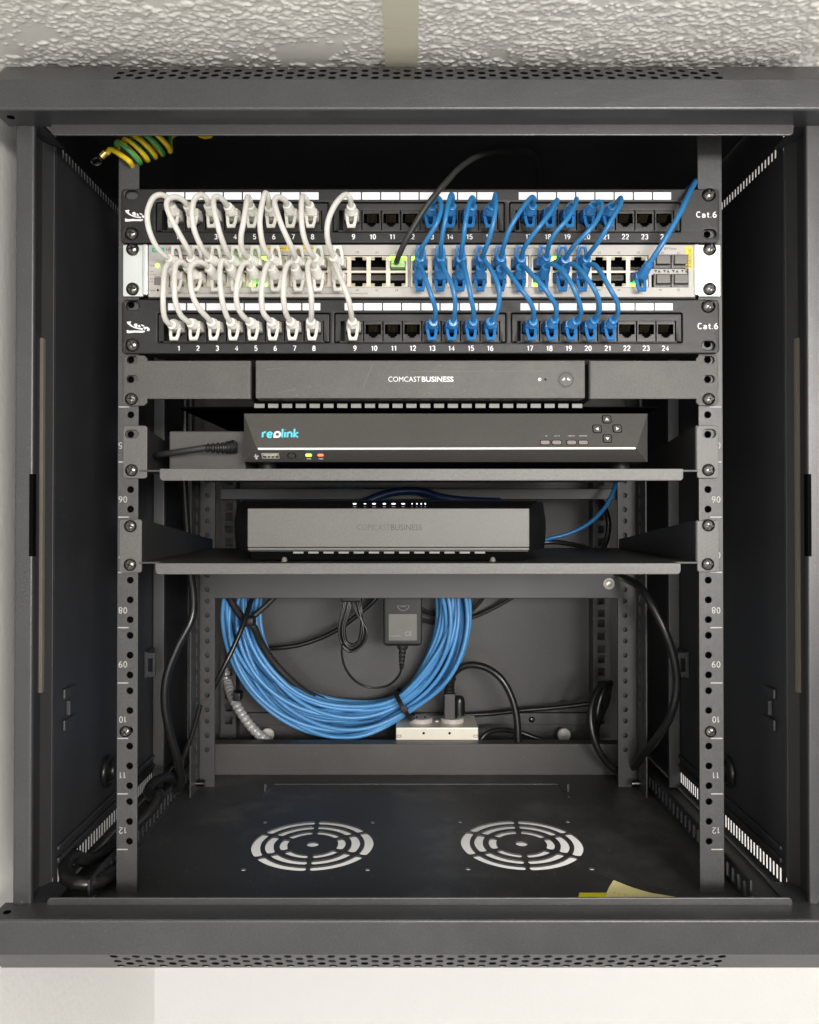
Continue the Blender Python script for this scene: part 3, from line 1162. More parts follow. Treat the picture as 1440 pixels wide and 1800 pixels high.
def logo(parent, cx, cz, y):
    k = 1 / 14.4 / 2.183          # picture of the mark was traced at 14.4 px per photo px
    def q(pts):
        return [(cx + (a - 560) * k, cz - (b - 850) * k) for a, b in pts]
    p = Part()
    sw = [(285, 715), (390, 705), (395, 735), (375, 740), (385, 780), (450, 830), (560, 870), (640, 872), (690, 880),
          (695, 918), (600, 905), (500, 880), (390, 830), (310, 770)]
    balls = [[(460, 790), (490, 760), (540, 762), (555, 790), (553, 865), (490, 830)],
             [(578, 790), (610, 795), (635, 835), (632, 858), (580, 855)],
             [(640, 785), (690, 790), (740, 825), (700, 832), (665, 815)],
             [(712, 840), (760, 845), (790, 880), (740, 915), (708, 870)],
             [(775, 835), (830, 855), (870, 905), (850, 945), (790, 945), (800, 910)]]
    bar = [(285, 925), (330, 925), (335, 940), (470, 938), (480, 925), (500, 938), (620, 940), (740, 938), (745, 970),
           (710, 975), (700, 990), (500, 985), (320, 1000), (288, 992)]
    for lp in [sw, bar] + balls:
        plate(p, [q(lp)], y, 0.05)
    return p.build('emblem', M['print'], parent)


def patch_panel(label, ytop, shift, name_y, lab_y, jack_y, mod_y, emblem_y, cat_y, cat_x, screws, slots):
    YF = -4.0
    z1, z0 = zz(ytop, YF) - 0.4, zz(ytop + 96.5, YF)
    x0, x1 = xx(214 + shift * .5, YF, ytop), xx(1265, YF, ytop)
    t = thing('patch_bay', label, 'patch panel', ((x0 + x1) / 2, 20, z0), 'patch panels')
    p = Part()
    loops = [rrect(x0, x1, z0, z1, 3.6)]
    for (sx, sy) in screws + slots:
        X, Z = xx(sx, YF, sy), zz(sy, YF)
        loops.append(rrect(X - 5.2, X + 5.2, Z - 3.4, Z + 3.4, 3.3))
    mods = []
    for g in range(3):
        ma, mb = xx((277, 588, 899)[g] + shift, YF, mod_y[0]), xx((580, 890, 1200)[g] + shift, YF, mod_y[0])
        mz1, mz0 = zz(mod_y[0], YF), zz(mod_y[1], YF)
        mods.append((ma, mb, mz0, mz1))
        loops.append(rrect(ma, mb, mz0, mz1, 1.0))
    plate(p, loops, -2.0, 2.0, 1.0)
    p.box(xx(255, YF), xx(1225, YF), 0.4, 34, z0 + 2, z0 + 3.2)
    p.box(xx(255, YF), xx(1225, YF), 0.4, 34, z1 - 3.2, z1 - 2)
    p.build('faceplate', M['panel'], t)
    for g, (ma, mb, mz0, mz1) in enumerate(mods):
        p = Part()
        plate(p, [rrect(ma + .6, mb - .6, mz0 + .6, mz1 - .6, 1.0), rect(ma + 5, mb - 5, zz(jack_y + 22, -4) , zz(jack_y - 14.5, -4))], -1.6, 1.7, 0.6)
        p.box(ma + 2, mb - 2, 12, 13, mz0 + 2, mz1 - 2)
        p.build('port_module', M['module'], t)
    lx = []
    for n in range(1, 25):
        g, i = (n - 1) // 8, (n - 1) % 8
        px = port_px(n) + shift
        place(JACK, 'jack', t, (xx(px, -3, jack_y), -2.0, zz(jack_y, -3)))
        a = (295.5, 606, 915)[g] + 33.75 * i + (shift)
        b = a + 31.5
        wide = False
        p = Part()
        p.box(xx(a, YF, lab_y[0]), xx(b, YF, lab_y[0]), YF - 0.35, YF - 0.02, zz(lab_y[1], YF), zz(lab_y[0], YF), 0.12, 1)
        p.build('label_strip', M['label'], t)
        npx = (314, 624, 932)[g] + 34.0 * i + (-2.5 if shift < 0 else 0)
        p = stroke_text(str(n), xx(npx, YF, name_y), zz(name_y, YF), YF - 0.03, 4.4, None, .165, 0, .10)
        p.build('lettering', M['print'], t)
    logo(t, xx(239 + (0 if shift < 0 else 3), YF, emblem_y), zz(emblem_y, YF), YF - 0.06)
    p = stroke_text('Cat.6', xx(cat_x, YF, cat_y), zz(cat_y, YF), YF - 0.03, 5.0, 36.5 / 2.2, .17, 0, .10)
    p.build('lettering', M['print'], t)
    for (sx, sy) in screws:
        screw(t, xx(sx, -5, sy), YF + 0.3, zz(sy, -5), 1.35)
    return t


patch_panel('black 24 port patch panel, the upper one, above the light grey switch', 330.5, -3.0, 416, (338, 351), 383.5,
            (355, 407), 379, 377, 1242, [(231, 410), (1247, 342)], [(231, 342), (1248, 410)])
patch_panel('black 24 port patch panel, the lower one, just under the light grey switch', 525.0, 0.0, 612, (533, 545.5), 578.5,
            (550, 602), 575, 573, 1244.5, [(232, 606), (1246, 538)], [(233, 537), (1246, 607)])

# ================================================================== SWITCH
YS = -5.0
sw_x0, sw_x1 = xx(261, YS, 475), xx(1222, YS, 475)
sw_z1, sw_z0 = zz(430, YS), zz(522, YS)
sw = thing('network_switch', 'light grey 48 port network switch between the two black patch panels', 'network switch',
           ((sw_x0 + sw_x1) / 2, 100, sw_z0))
p = Part()
loops = [rrect(sw_x0, sw_x1, sw_z0, sw_z1, 0.8)]
blocks = [(296, 506), (508.5, 718), (720.5, 931), (934, 1141.5)]
bz1, bz0 = zz(448.5, YS), zz(504.5, YS)
for a, b in blocks:
    loops.append(rect(xx(a, YS), xx(b, YS), bz0, bz1))
loops.append(rect(xx(1147, YS), xx(1212, YS), bz0, bz1))
plate(p, loops, YS + 1.0, 1.0, 0.4)
p.build('front_panel', M['switch'], sw)
p = Part()
p.box(sw_x0 - 1.2, sw_x1 + 1.2, YS + 2.1, 190, sw_z0 - .6, sw_z0 + .8)
p.box(sw_x0 - 1.2, sw_x1 + 1.2, YS + 2.1, 190, sw_z1 - .8, sw_z1 + .6)
p.box(sw_x0 - 1.2, sw_x0, YS + 2.1, 190, sw_z0, sw_z1)
p.box(sw_x1, sw_x1 + 1.2, YS + 2.1, 190, sw_z0, sw_z1)
p.box(sw_x0, sw_x1, 14, 15, sw_z0 + 1, sw_z1 - 1)
p.build('case', M['switch_edge'], sw)
for a, b, s in ((216, 252, -1), (1228, 1267, 1)):
    p = Part()
    X0, X1 = xx(a, -3, 475), xx(b, -3, 475)
    loops = [rrect(X0, X1, zz(521, -3), zz(430, -3), 1.0)]
    plate(p, loops, -1.5, 1.4, 0.5)
    xi = X1 if s < 0 else X0
    p.box(xi - (0 if s < 0 else 4.5), xi + (4.5 if s < 0 else 0), -6.5, -1, zz(520, -3), zz(431, -3), 1.2)
    ear = p.build('mounting_ear', M['zinc'], sw)
    for sy in ((437, 507)):
        screw(ear, xx(232 if s < 0 else 1249, -5, sy), -2.9, zz(sy, -5), 1.3)


def shield_block(a, b):
    """metal port surround of six columns and two rows, with 12 openings"""
    p = Part()
    X0, X1 = xx(a, YS) + .5, xx(b, YS) - .5
    loops = [rect(X0, X1, bz0 + .4, bz1 - .4)]
    w = (X1 - X0) / 6
    cents = []
    zu, zl = zz(463, YS), zz(490.5, YS)
    for i in range(6):
        cx = X0 + w * (i + .5)
        cents.append(cx)
        for zc, sgn in ((zu, 1), (zl, -1)):
            loops.append([(cx - 6.1, zc - 5.4 * sgn), (cx + 6.1, zc - 5.4 * sgn), (cx + 6.1, zc + 3.2 * sgn), (cx + 3.0, zc + 3.2 * sgn),
                          (cx + 3.0, zc + 5.6 * sgn), (cx - 3.0, zc + 5.6 * sgn), (cx - 3.0, zc + 3.2 * sgn), (cx - 6.1, zc + 3.2 * sgn)])
    plate(p, loops, YS + 1.9, 1.0, 0.2)
    p.build('port_shield', M['shield'], sw)
    return cents, zu, zl


def switch_port_mesh():
    p = Part()
    p.poly([(-6.2, 0, -5.6), (6.2, 0, -5.6), (6.2, 0, 5.7), (-6.2, 0, 5.7), (-6.2, 10, -5.6), (6.2, 10, -5.6), (6.2, 10, 5.7), (-6.2, 10, 5.7)],
           [(4, 5, 6, 7), (0, 1, 5, 4), (1, 2, 6, 5), (2, 3, 7, 6), (3, 0, 4, 7)])
    t = Part()
    t.box(-6, 6, 4, 9.5, -5.4, -1.0)
    for f in t.bm.faces:
        f.material_index = 1
    p.merge(t.bm)
    t = Part()
    for k in range(8):
        t.cyl((-3.57 + k * 1.02, 3.6, -5.0), (-3.57 + k * 1.02, 3.4, -1.4), 0.22, seg=6)
    for f in t.bm.faces:
        f.material_index = 2
    p.merge(t.bm)
    o = p.build('port', [M['hole'], M['port'], M['contact']], None, (0, 0, 0))
    me = o.data
    bpy.data.objects.remove(o)
    return me


SPORT = switch_port_mesh()


def led_mesh(material, k=1.0):
    p = Part()
    p.box(-1.6 * k, 1.6 * k, -0.5 * k, 1.2, -1.0 * k, 1.0 * k, 0.25, 1)
    o = p.build('led', material, None, (0, 0, 0))
    me = o.data
    bpy.data.objects.remove(o)
    return me


LED_OFF, LED_ON = led_mesh(M['led_off']), led_mesh(M['led_green'], 1.35)
SW_U, SW_L = [], []
# (column, row, side) of every lit lamp: row 0 upper, 1 lower; side -1 left, 1 right
LIT = {(4, 0, -1), (4, 0, 1), (4, 1, -1), (4, 1, 1), (7, 0, -1), (3, 0, -1), (11, 0, -1), (11, 0, 1), (12, 0, -1), (19, 0, -1), (18, 1, -1), (23, 1, -1)}
col = 0
for a, b in blocks:
    cents, zu, zl = shield_block(a, b)
    for cx in cents:
        place(SPORT, 'port', sw, (cx, YS + 3.0, zu))
        place(SPORT, 'port', sw, (cx, YS + 3.0, zl), (0, math.pi, 0))
        for row, zc, sgn in ((0, zu, 1), (1, zl, -1)):
            for side in (-1, 1):
                on = (col, row, side) in LIT
                place(LED_ON if on else LED_OFF, 'led', sw, (cx + side * 4.55, YS + 1.2, zc + 4.4 * sgn))
        SW_U.append(Vector((cx, YS, zu)))
        SW_L.append(Vector((cx, YS, zl)))
        col += 1
# four capped sockets at the right end
for a in (1150, 1181.5):
    for b in (447.5, 481.5):
        p = Part()
        X0, X1, Z1, Z0 = xx(a, YS), xx(a + 30, YS), zz(b, YS), zz(b + 23.5, YS)
        plate(p, [rect(X0, X1, Z0, Z1), rect(X0 + 2, X1 - .6, Z0 + 2.2, Z1 - .6)], YS + 0.5, 1.2, 0.3)
        cage = p.build('socket_cage', M['port'], sw)
        p = Part()
        p.box(X0 + 2.1, X1 - .8, YS - 2.4, YS + 6, Z0 + 2.8, Z1 - 1.0, 0.6)
        p.build('rubber_plug', M['sfp'], cage)
p = Part()
p.box(xx(1147.5, YS), xx(1211.5, YS), YS + 2.2, YS + 3, zz(482, YS), zz(471, YS))
p.build('socket_divider', M['switch'], sw)
p = Part()
for px, up in ((1153, 0), (1159, 1), (1168.5, 0), (1175, 1), (1184, 0), (1190.5, 1), (1200, 0), (1206.5, 1)):
    c = W(px, 476.5, YS + 2)
    s = 1 if up else -1
    plate(p, [[(c.x - 1.2, c.z - 1.1 * s), (c.x + 1.2, c.z - 1.1 * s), (c.x, c.z + 1.2 * s)]], YS + 2.15, 0.04)
p.build('arrow_marks', M['ink'], sw)


def sw_text(body, px, py, w=None, h=None, m='ink', bold=0.0, rot=0.0):
    p = text_part(body, xx(px, YS, py), zz(py, YS), YS - 0.06, width=w, height=h, bold=bold, rot=rot)
    return p.build('lettering', M[m], sw)


k = 1 / 2.2
sw_text('HPE OfficeConnect 1920 Series Switch', 357, 438.5, w=130 * k, h=3.1)
sw_text('JL386A', 432, 439, w=17 * k)
sw_text('Power', 267.5, 466.5, w=9 * k, h=1.5)
sw_text('Fault /', 267, 477, w=8 * k, h=1.4)
sw_text('Locator', 269, 482, w=12 * k, h=1.4)
sw_text('Mode', 277, 486.5, w=9 * k, h=1.4)
sw_text('Act', 266, 490, w=6 * k, h=1.3)
sw_text('PoE', 266, 495, w=6 * k, h=1.3)
sw_text('Reset', 268, 510, w=10 * k, h=1.4)
sw_text('Green=1000Mbps, On=Link, Flash=Activity, On=PoE   Speed Mode: Off=10 Mbps, Flash=100 Mbps, On=1000 Mbps', 401, 515.5, w=210 * k, h=1.7)
sw_text('PoE Mode: Off=No PoE, Flash=Fault/Over Budget, On=Forwarding PoE', 580, 516, w=134 * k, h=1.7)
sw_text('10/100/1000BASE-T Ports (25-48)', 930, 436.5, w=78 * k, h=1.9)
sw_text('SFP Ports', 1178, 437, w=22 * k, h=2.0)
for body, px, py in (('19', 628.5, 443.5), ('21', 662.5, 443.5), ('23', 697, 443.5), ('20', 628.5, 510), ('22', 662.5, 510), ('24', 697, 510),
                     ('26', 738, 510), ('28', 772, 510), ('30', 806, 510), ('32', 841, 510), ('43', 1053.5, 444), ('45', 1088, 444),
                     ('47', 1122.5, 444), ('44', 1053.5, 509.5), ('46', 1088, 509.5), ('49', 1164, 444.5), ('51', 1193, 444.5),
                     ('50', 1161, 509.5), ('52', 1193, 509.5)):
    sw_text(body, px, py, w=5.4 * k, h=1.7)
p = Part()
x0, x1, z0, z1 = xx(460, YS), xx(556, YS), zz(440.5, YS), zz(433.5, YS)
p.box(x0, x1, YS - .06, YS - .005, z0, z1)
p.build('yellow_band', M['yellow'], sw)
t = text_part('10/100/1000BASE-T PoE+ Ports (1-24)', xx(507, YS), zz(437, YS), YS - 0.1, width=92 * k, height=1.9)
t.build('lettering', M['ink'], sw)
p = Part()
p.box(xx(1206, YS), xx(1219, YS), YS - .25, YS - .005, zz(472, YS), zz(433, YS), 0.08, 1)
p.build('yellow_tag', M['yellow'], sw)
t = text_part('SN CN78W1B', xx(1214.5, YS), zz(454, YS), YS - 0.32, height=2.4, width=33 * k, rot=R(-90))
t.build('lettering', M['ink'], sw)
p = Part()
c = W(277, 444 - 5.5, YS)
plate(p, [rect(xx(266, YS), xx(287.5, YS), zz(443.5, YS), zz(435.5, YS)), rect(xx(269.5, YS), xx(284, YS), zz(441, YS), zz(438, YS))], YS - 0.03, 0.04)
p.build('brand_frame', M['teal'], sw)
c = W(277, 466.5, YS)
p = Part().cyl((c.x, YS + .2, c.z), (c.x, YS - .5, c.z), 1.6, 1.3, 16)
p.build('power_led', M['led_green'], sw)
c = W(277.5, 494.5, YS)
p = Part().box(c.x - 2.9, c.x + 2.9, YS - .9, YS, c.z - 2.9, c.z + 2.9, 0.4)
p.build('mode_button', M['sfp'], sw)
c = W(277.5, 510, YS)
p = Part().cyl((c.x, YS + .1, c.z), (c.x, YS - .08, c.z), 0.9, seg=14)
p.build('reset_hole', M['hole'], sw)

# ================================================================== PATCH CABLES
def share(part, name, material):
    o = part.build(name, material, None, (0, 0, 0))
    me = o.data
    bpy.data.objects.remove(o)
    return me


def plug_meshes(body_mat, clip_mat):
    p = Part()
    p.box(-5.6, 5.6, -2.5, 7.0, -3.2, 3.4, 0.5)
    # stepped, slightly tapered hood
    p.poly([(-6.0, -2, -3.0), (6.0, -2, -3.0), (6.0, -2, 4.0), (-6.0, -2, 4.0),
            (-4.9, -9.5, -1.8), (4.9, -9.5, -1.8), (4.9, -9.5, 3.6), (-4.9, -9.5, 3.6)],
           [(0, 1, 2, 3), (4, 5, 6, 7), (0, 1, 5, 4), (1, 2, 6, 5), (2, 3, 7, 6), (3, 0, 4, 7)])
    for e in p.bm.edges:
        pass
    bmesh.ops.bevel(p.bm, geom=[e for e in p.bm.edges if e.calc_length() > 3.0], offset=0.45, segments=1, affect='EDGES')
    body = share(p, 'plug_body', body_mat)
    p = Part()
    out = [(-4.8, 0.0), (4.8, 0.0), (4.1, -7.0), (3.1, -11.4), (-3.1, -11.4), (-4.1, -7.0)]
    hole = [(-2.3, -0.6), (2.3, -0.6), (1.7, -7.0), (0.9, -8.9), (-0.9, -8.9), (-1.7, -7.0)]
    mx = Matrix.Translation((0, -6.6, -1.2)) @ Matrix.Rotation(R(-20), 4, 'X') @ FRONT
    plate(p, [out, hole], 0, 1.0, 0.3, FRONT, mx)
    clip = share(p, 'clip', clip_mat)
    return body, clip


PLUGS = {'white': plug_meshes(M['white_plug'], M['white_ring']), 'blue': plug_meshes(M['blue_plug'], M['blue_clip'])}
RAD = {'white': 2.15, 'blue': 1.85}


def plug_end(t, kind, jack, start, flip):
    """plug in the socket at `jack`, its boot leading to the cord's first point"""
    body, clip = PLUGS[kind]
    tilt = (start.x - jack.x) * 0.02
    rot = (0, math.pi if flip else 0, max(-0.12, min(0.12, tilt)))
    o = place(body, 'plug', t, jack, rot)
    o['_o'] = t['_o']
    c = bpy.data.objects.new('clip', clip)
    COL.objects.link(c)
    c.parent = o
    p = Part()
    sgn = -1 if flip else 1
    a = Vector((jack.x + (start.x - jack.x) * 0.25, jack.y - 8.0, jack.z + 1.0 * sgn))
    b = Vector((start.x, start.y, start.z))
    m = a.lerp(b, 0.5)
    ln = b - a
    pts, rad = [], []
    for i in range(9):
        f = i / 8
        pts.append(a + ln * f)
        rad.append(4.3 - 0.7 * f + (0.28 if i in (2, 4, 6) else -0.12))
    pts.append(b + ln.normalized() * 0.2)
    rad.append(3.75)
    pts.append(b + ln.normalized() * 1.3)
    rad.append(3.5)
    pts.append(b + ln.normalized() * 1.6)
    rad.append(2.9)
    for v in pts:
        v -= (Vector(jack) - Vector(t['_o']))
    bm_part = p.rings(pts, rad, 18)
    # boot is a piece of the plug: expressed in the plug's own frame
    boot = bm_part.build('boot', M[kind + '_ring'], t)
    inv = (Matrix.Rotation(rot[2], 4, 'Z') @ Matrix.Rotation(rot[1], 4, 'Y')).inverted()
    boot.data.transform(inv)
    boot.parent = o
    return o


Y_P = -19.0


def patch_cable(kind, label, group, ja, jb, trace, org, k, flips, bulge):
    pts = px_path(trace, Y_P, Y_P, bulge, org, k)
    base = (ja + jb) / 2
    t = thing('patch_cable', label, 'cable', (base.x, -4, min(ja.z, jb.z)), group)
    plug_end(t, kind, ja, pts[0], flips[0])
    plug_end(t, kind, jb, pts[-1], flips[1])
    p = Part()
    p.tube(pts, RAD[kind], 14, 8)
    p.build('cord', M[kind + '_cord'], t)
    return t


Z1, Z2, Z3 = ((200, 320), 3.6), ((550, 320), 3.6), ((880, 300), 3.6)
UP = {
    1: (Z1, [(366, 152), (347, 106), (300, 80), (250, 100), (218, 170), (212, 230), (226, 310), (265, 400), (315, 460), (352, 484)]),
    2: (Z1, [(470, 156), (440, 116), (395, 95), (350, 105), (335, 142), (352, 205), (400, 300), (450, 390), (478, 440), (490, 484)]),
    3: (Z1, [(600, 152), (590, 110), (555, 80), (515, 105), (498, 160), (497, 230), (515, 320), (560, 420), (604, 482)]),
    4: (Z1, [(725, 158), (690, 112), (655, 90), (632, 110), (635, 170), (655, 260), (680, 350), (715, 440), (740, 484)]),
    5: (Z1, [(865, 156), (862, 112), (848, 95), (838, 150), (820, 260), (805, 350), (815, 430), (852, 486)]),
    6: (Z1, [(985, 165), (975, 95), (960, 70), (945, 110), (930, 190), (925, 270), (940, 380), (970, 445), (993, 482)]),
    7: (Z1, [(1100, 150), (1080, 112), (1040, 95), (1018, 120), (1030, 180), (1065, 280), (1110, 380), (1138, 445), (1150, 490)]),
    8: (Z1, [(1240, 150), (1215, 104), (1195, 90), (1188, 150), (1190, 260), (1205, 350), (1240, 440), (1274, 482)]),
    9: (Z2, [(243, 158), (235, 102), (205, 80), (150, 130), (105, 220), (90, 310), (102, 400), (133, 478)]),
    13: (Z2, [(755, 158), (772, 116), (800, 105), (812, 142), (808, 195), (780, 270), (725, 360), (690, 420), (680, 482)]),
    14: (Z2, [(880, 156), (886, 98), (875, 80), (860, 130), (840, 230), (820, 340), (810, 420), (811, 482)]),
    15: (Z2, [(1010, 158), (1018, 112), (1005, 100), (985, 160), (965, 260), (955, 350), (942, 440), (936, 486)]),
    16: (Z2, [(1130, 156), (1150, 102), (1155, 80), (1158, 140), (1150, 220), (1130, 310), (1105, 390), (1085, 445), (1071, 485)]),
    17: (Z2, [(1390, 156), (1402, 112), (1385, 95), (1345, 140), (1290, 220), (1240, 310), (1210, 400), (1190, 482)]),
    18: (Z3, [(330, 230), (357, 203), (355, 188), (320, 260), (250, 350), (180, 440), (145, 500), (131, 556)]),
    19: (Z3, [(455, 222), (479, 194), (480, 180), (468, 230), (420, 310), (350, 390), (307, 470), (291, 548)]),
    20: (Z3, [(588, 222), (615, 197), (638, 207), (638, 250), (600, 330), (530, 410), (470, 470), (424, 535), (409, 562)]),
    21: (Z3, [(703, 228), (743, 190), (762, 173), (757, 220), (715, 290), (670, 370), (620, 450), (567, 518), (543, 556)]),
}
DOWN = {
    1: (Z1, [(357, 548), (343, 522), (323, 560), (315, 650), (312, 750), (318, 840), (340, 888), (368, 902)]),
    2: (Z1, [(467, 540), (432, 505), (397, 520), (385, 580), (385, 660), (390, 750), (420, 835), (460, 877), (488, 892)]),
    3: (Z1, [(605, 547), (572, 515), (522, 507), (488, 540), (485, 620), (500, 720), (540, 800), (590, 855), (618, 888)]),
    4: (Z1, [(738, 545), (712, 512), (690, 497), (675, 530), (672, 620), (685, 740), (712, 840), (742, 888)]),
    5: (Z1, [(870, 547), (850, 512), (815, 525), (790, 600), (775, 700), (785, 790), (820, 850), (862, 886)]),
    6: (Z1, [(1000, 547), (985, 512), (960, 550), (940, 650), (935, 740), (945, 820), (970, 858), (998, 887)]),
    7: (Z1, [(1150, 548), (1122, 508), (1090, 540), (1075, 640), (1075, 740), (1090, 830), (1120, 885)]),
    8: (Z1, [(1275, 545), (1245, 502), (1228, 530), (1235, 620), (1250, 720), (1252, 820), (1248, 883)]),
    9: (Z2, [(147, 547), (141, 522), (160, 570), (195, 660), (225, 740), (240, 810), (250, 882)]),
    13: (Z2, [(670, 545), (669, 518), (690, 550), (720, 630), (750, 720), (773, 790), (775, 850), (762, 888)]),
    14: (Z2, [(800, 545), (815, 512), (840, 570), (880, 650), (900, 740), (900, 820), (886, 888)]),
    15: (Z2, [(935, 545), (950, 508), (965, 560), (985, 650), (1005, 750), (1019, 830), (1015, 884)]),
    16: (Z2, [(1062, 544), (1076, 508), (1088, 500), (1122, 545), (1165, 630), (1180, 700), (1175, 790), (1152, 850), (1126, 884)]),
    17: (Z2, [(1190, 553), (1210, 536), (1260, 600), (1320, 680), (1370, 750), (1398, 820), (1395, 884)]),
    18: (Z3, [(127, 615), (147, 602), (192, 650), (260, 720), (310, 790), (347, 850), (353, 905), (340, 945)]),
    19: (Z3, [(287, 615), (312, 592), (352, 602), (420, 670), (470, 760), (503, 850), (507, 910), (478, 952)]),
    20: (Z3, [(412, 618), (435, 594), (472, 598), (530, 660), (588, 740), (622, 820), (625, 890), (592, 946)]),
    21: (Z3, [(543, 608), (567, 592), (602, 602), (650, 670), (700, 760), (738, 830), (743, 900), (712, 946)]),
}
cols = {n: n - 1 for n in range(1, 10)}
cols.update({n: n - 1 for n in range(13, 22)})
for n, ((org, k), tr) in UP.items():
    kind = 'white' if n < 12 else 'blue'
    ja = W(port_px(n) - 3.0, 381.5, -4.0)
    jb = SW_U[cols[n]] + Vector((0, 2.2, 0))
    patch_cable(kind, f'{kind} patch cable looping from port {n} of the upper patch panel down to the switch',
                f'{kind} patch cables above the switch', ja, jb, tr, org, k, (False, True), random.uniform(20, 27))
for n, ((org, k), tr) in DOWN.items():
    kind = 'white' if n < 12 else 'blue'
    ja = SW_L[cols[n]] + Vector((0, 2.2, 0))
    jb = W(port_px(n), 576.5, -4.0)
    patch_cable(kind, f'{kind} patch cable hanging from the switch into port {n} of the lower patch panel',
                f'{kind} patch cables below the switch', ja, jb, tr, org, k, (False, False), random.uniform(16, 23))

# the lone blue lead at the right end of the switch
jb = SW_L[23] + Vector((0, 2.2, 0))
t = thing('patch_cable', 'lone blue cable rising from the last switch port to the dark top right corner', 'cable',
          (jb.x, -4, jb.z))
tr = [(935, 597), (1000, 500), (1080, 370), (1150, 240), (1200, 130), (1236, 66)]
ys = [-20, -26, -27, -24, -12, 6]
pts = [W(880 + a / 3.6, 300 + b / 3.6, y) for (a, b), y in zip(tr, ys)]
pts += [pts[-1] + Vector((5, 25, 6)), pts[-1] + Vector((5, 70, 8)), pts[-1] + Vector((5, 150, -6))]
plug_end(t, 'blue', jb, pts[0], False)
Part().tube(pts, 2.15, 14, 8).build('cord', M['blue_cord'], t)

# the black lead with a clear plug
jb = SW_U[11] + Vector((0, 2.2, 0))
t = thing('patch_cable', 'black cable with green lit clear plug, arching from switch into the dark cabinet top', 'cable',
          (jb.x, -4, jb.z))
p = Part()
p.box(jb.x - 5.7, jb.x + 5.7, jb.y - 6, jb.y + 6, jb.z - 4.0, jb.z + 3.8, 0.6)
pl = p.build('plug', M['clear'], t)
p = Part()
for dx in (-3.4, 3.4):
    p.box(jb.x + dx - .9, jb.x + dx + .9, jb.y - 6.3, jb.y - 5.9, jb.z - 0.5, jb.z + 3.2, 0.3)
p.build('light_spot', M['led_glow'], pl)  # glowing patches added on the plug for the port's LED light
tr = [(697, 462), (698.5, 456), (711, 428), (731, 392), (750, 362), (772, 334), (788, 316), (806, 297), (833, 278), (863, 268), (896, 266), (937, 270)]
ys = [-3, -16, -28, -33, -34, -32, -28, -22, -8, 14, 45, 90]
pts = [W(a, b, y) for (a, b), y in zip(tr, ys)]
pts += [pts[-1] + Vector((16, 60, 3)), pts[-1] + Vector((30, 170, 2))]
Part().tube(pts, 2.25, 14, 8).build('cord', M['black_soft'], t)

# ================================================================== UPPER MODEM AND ITS BRACKETS
YM = -9.0
mx0, mx1 = xx(449, YM, 666), xx(1029, YM, 666)
mz1, mz0 = zz(633, YM), zz(700.5, YM)
# the tray that carries it
tr = thing('rack_tray', 'black rack tray with wide ears carrying the upper grey modem', 'rack tray', (0, 60, mz0 - 8))
for s in (-1, 1):
    p = Part()
    if s < 0:
        ta, tb, bb = xx(215.5, -3), xx(258, -3), xx(437, -3)
    else:
        ta, tb, bb = xx(1264, -3), xx(1225, -3), xx(1040, -3)
    sg = -s
    zt, zb = zz(624.5, -3), zz(713, -3)
    zu, zl = zz(634, -3), zz(701, -3)
    r = 2.5
    lo, hi = min(ta, tb), max(ta, tb)
    o = [(tb, zl), (tb, zb + r), (tb - sg * r, zb), (ta + sg * r, zb), (ta, zb + r), (ta, zt - r), (ta + sg * r, zt), (tb - sg * r, zt), (tb, zt - r), (tb, zu), (bb, zu), (bb, zl)]
    loops = [o]
    for sy in (632.5, 666, 701):
        X, Z = xx(231.5 if s < 0 else 1247.5, -3), zz(sy, -3)
        loops.append(rrect(X - 4.6, X + 4.6, Z - 3.0, Z + 3.0, 2.9))
    plate(p, loops, -1.5, 1.45, 0.5)
    p.cyl((bb, -1.0, zl + 0.1), (bb, -1.0, zu - 0.1), 1.9, seg=14)
    p.box(bb - 0.9, bb + 0.9, -1, 120, zl, zu, 0.3)
    ear = p.build('ear', M['device'], tr)
    screw(ear, xx(229.5 if s < 0 else 1247.5, -5, 701), -2.8, zz(701, -5), 1.25)
p = Part()
loops = [[(mx0 - 3, 6), (mx1 + 3, 6), (mx1 + 6, 40), (206, 40), (206, 290), (-206, 290), (-206, 40), (mx0 - 6, 40)]]
pitch = (xx(1030, 25, 712) - xx(447, 25, 712)) / 24.6
zf = mz0 - 0.9
plate(p, loops, zf, 0.7, 0, FLAT)
tf = p.build('vented_floor', M['hole'], tr)
for k in range(24):
    a, b = W(447 + 24.3 * k, 710, 10), W(447 + 24.3 * k + 18, 717, 10)
    p = Part().box(a.x, b.x, 10, 10.8, b.z, zf - .6, 0.15)
    p.build('louvre', M['vent'], tf)  # pale tabs faced forward so that the slots look bright
md = thing('modem', 'flat grey business modem with a round button, on the upper tray above the video recorder', 'modem', ((mx0 + mx1) / 2, 60, mz0 - 2))
p = Part().box(mx0, mx1, YM, 230, mz0, mz1, 1.1)
p.build('case', M['device'], md)
p = text_part('COMCAST', xx(711, YM, 666), zz(666.5, YM), YM - .08, width=57 / 2.22, height=4.1, bold=-0.004)
p.build('lettering', M['print'], md)
p = text_part('BUSINESS', xx(769.5, YM, 666), zz(666.5, YM), YM - .08, width=56 / 2.22, height=4.3, bold=0.018)
p.build('lettering', M['print'], md)
c = W(995, 667, YM)
p = Part()
plate(p, [circ(c.x, c.z, 7.0, 36), circ(c.x, c.z, 6.1, 36)], YM - 0.2, 0.25, 0.1)
bt = p.build('button_ring', M['engrave'], md)
p = Part().rings([Vector((c.x, YM + .2, c.z)), Vector((c.x, YM - .5, c.z)), Vector((c.x, YM - .9, c.z)), Vector((c.x, YM - 1.0, c.z))], [5.9, 5.8, 5.0, 0.1], 36)
p.build('button', M['device'], md)
p = Part()
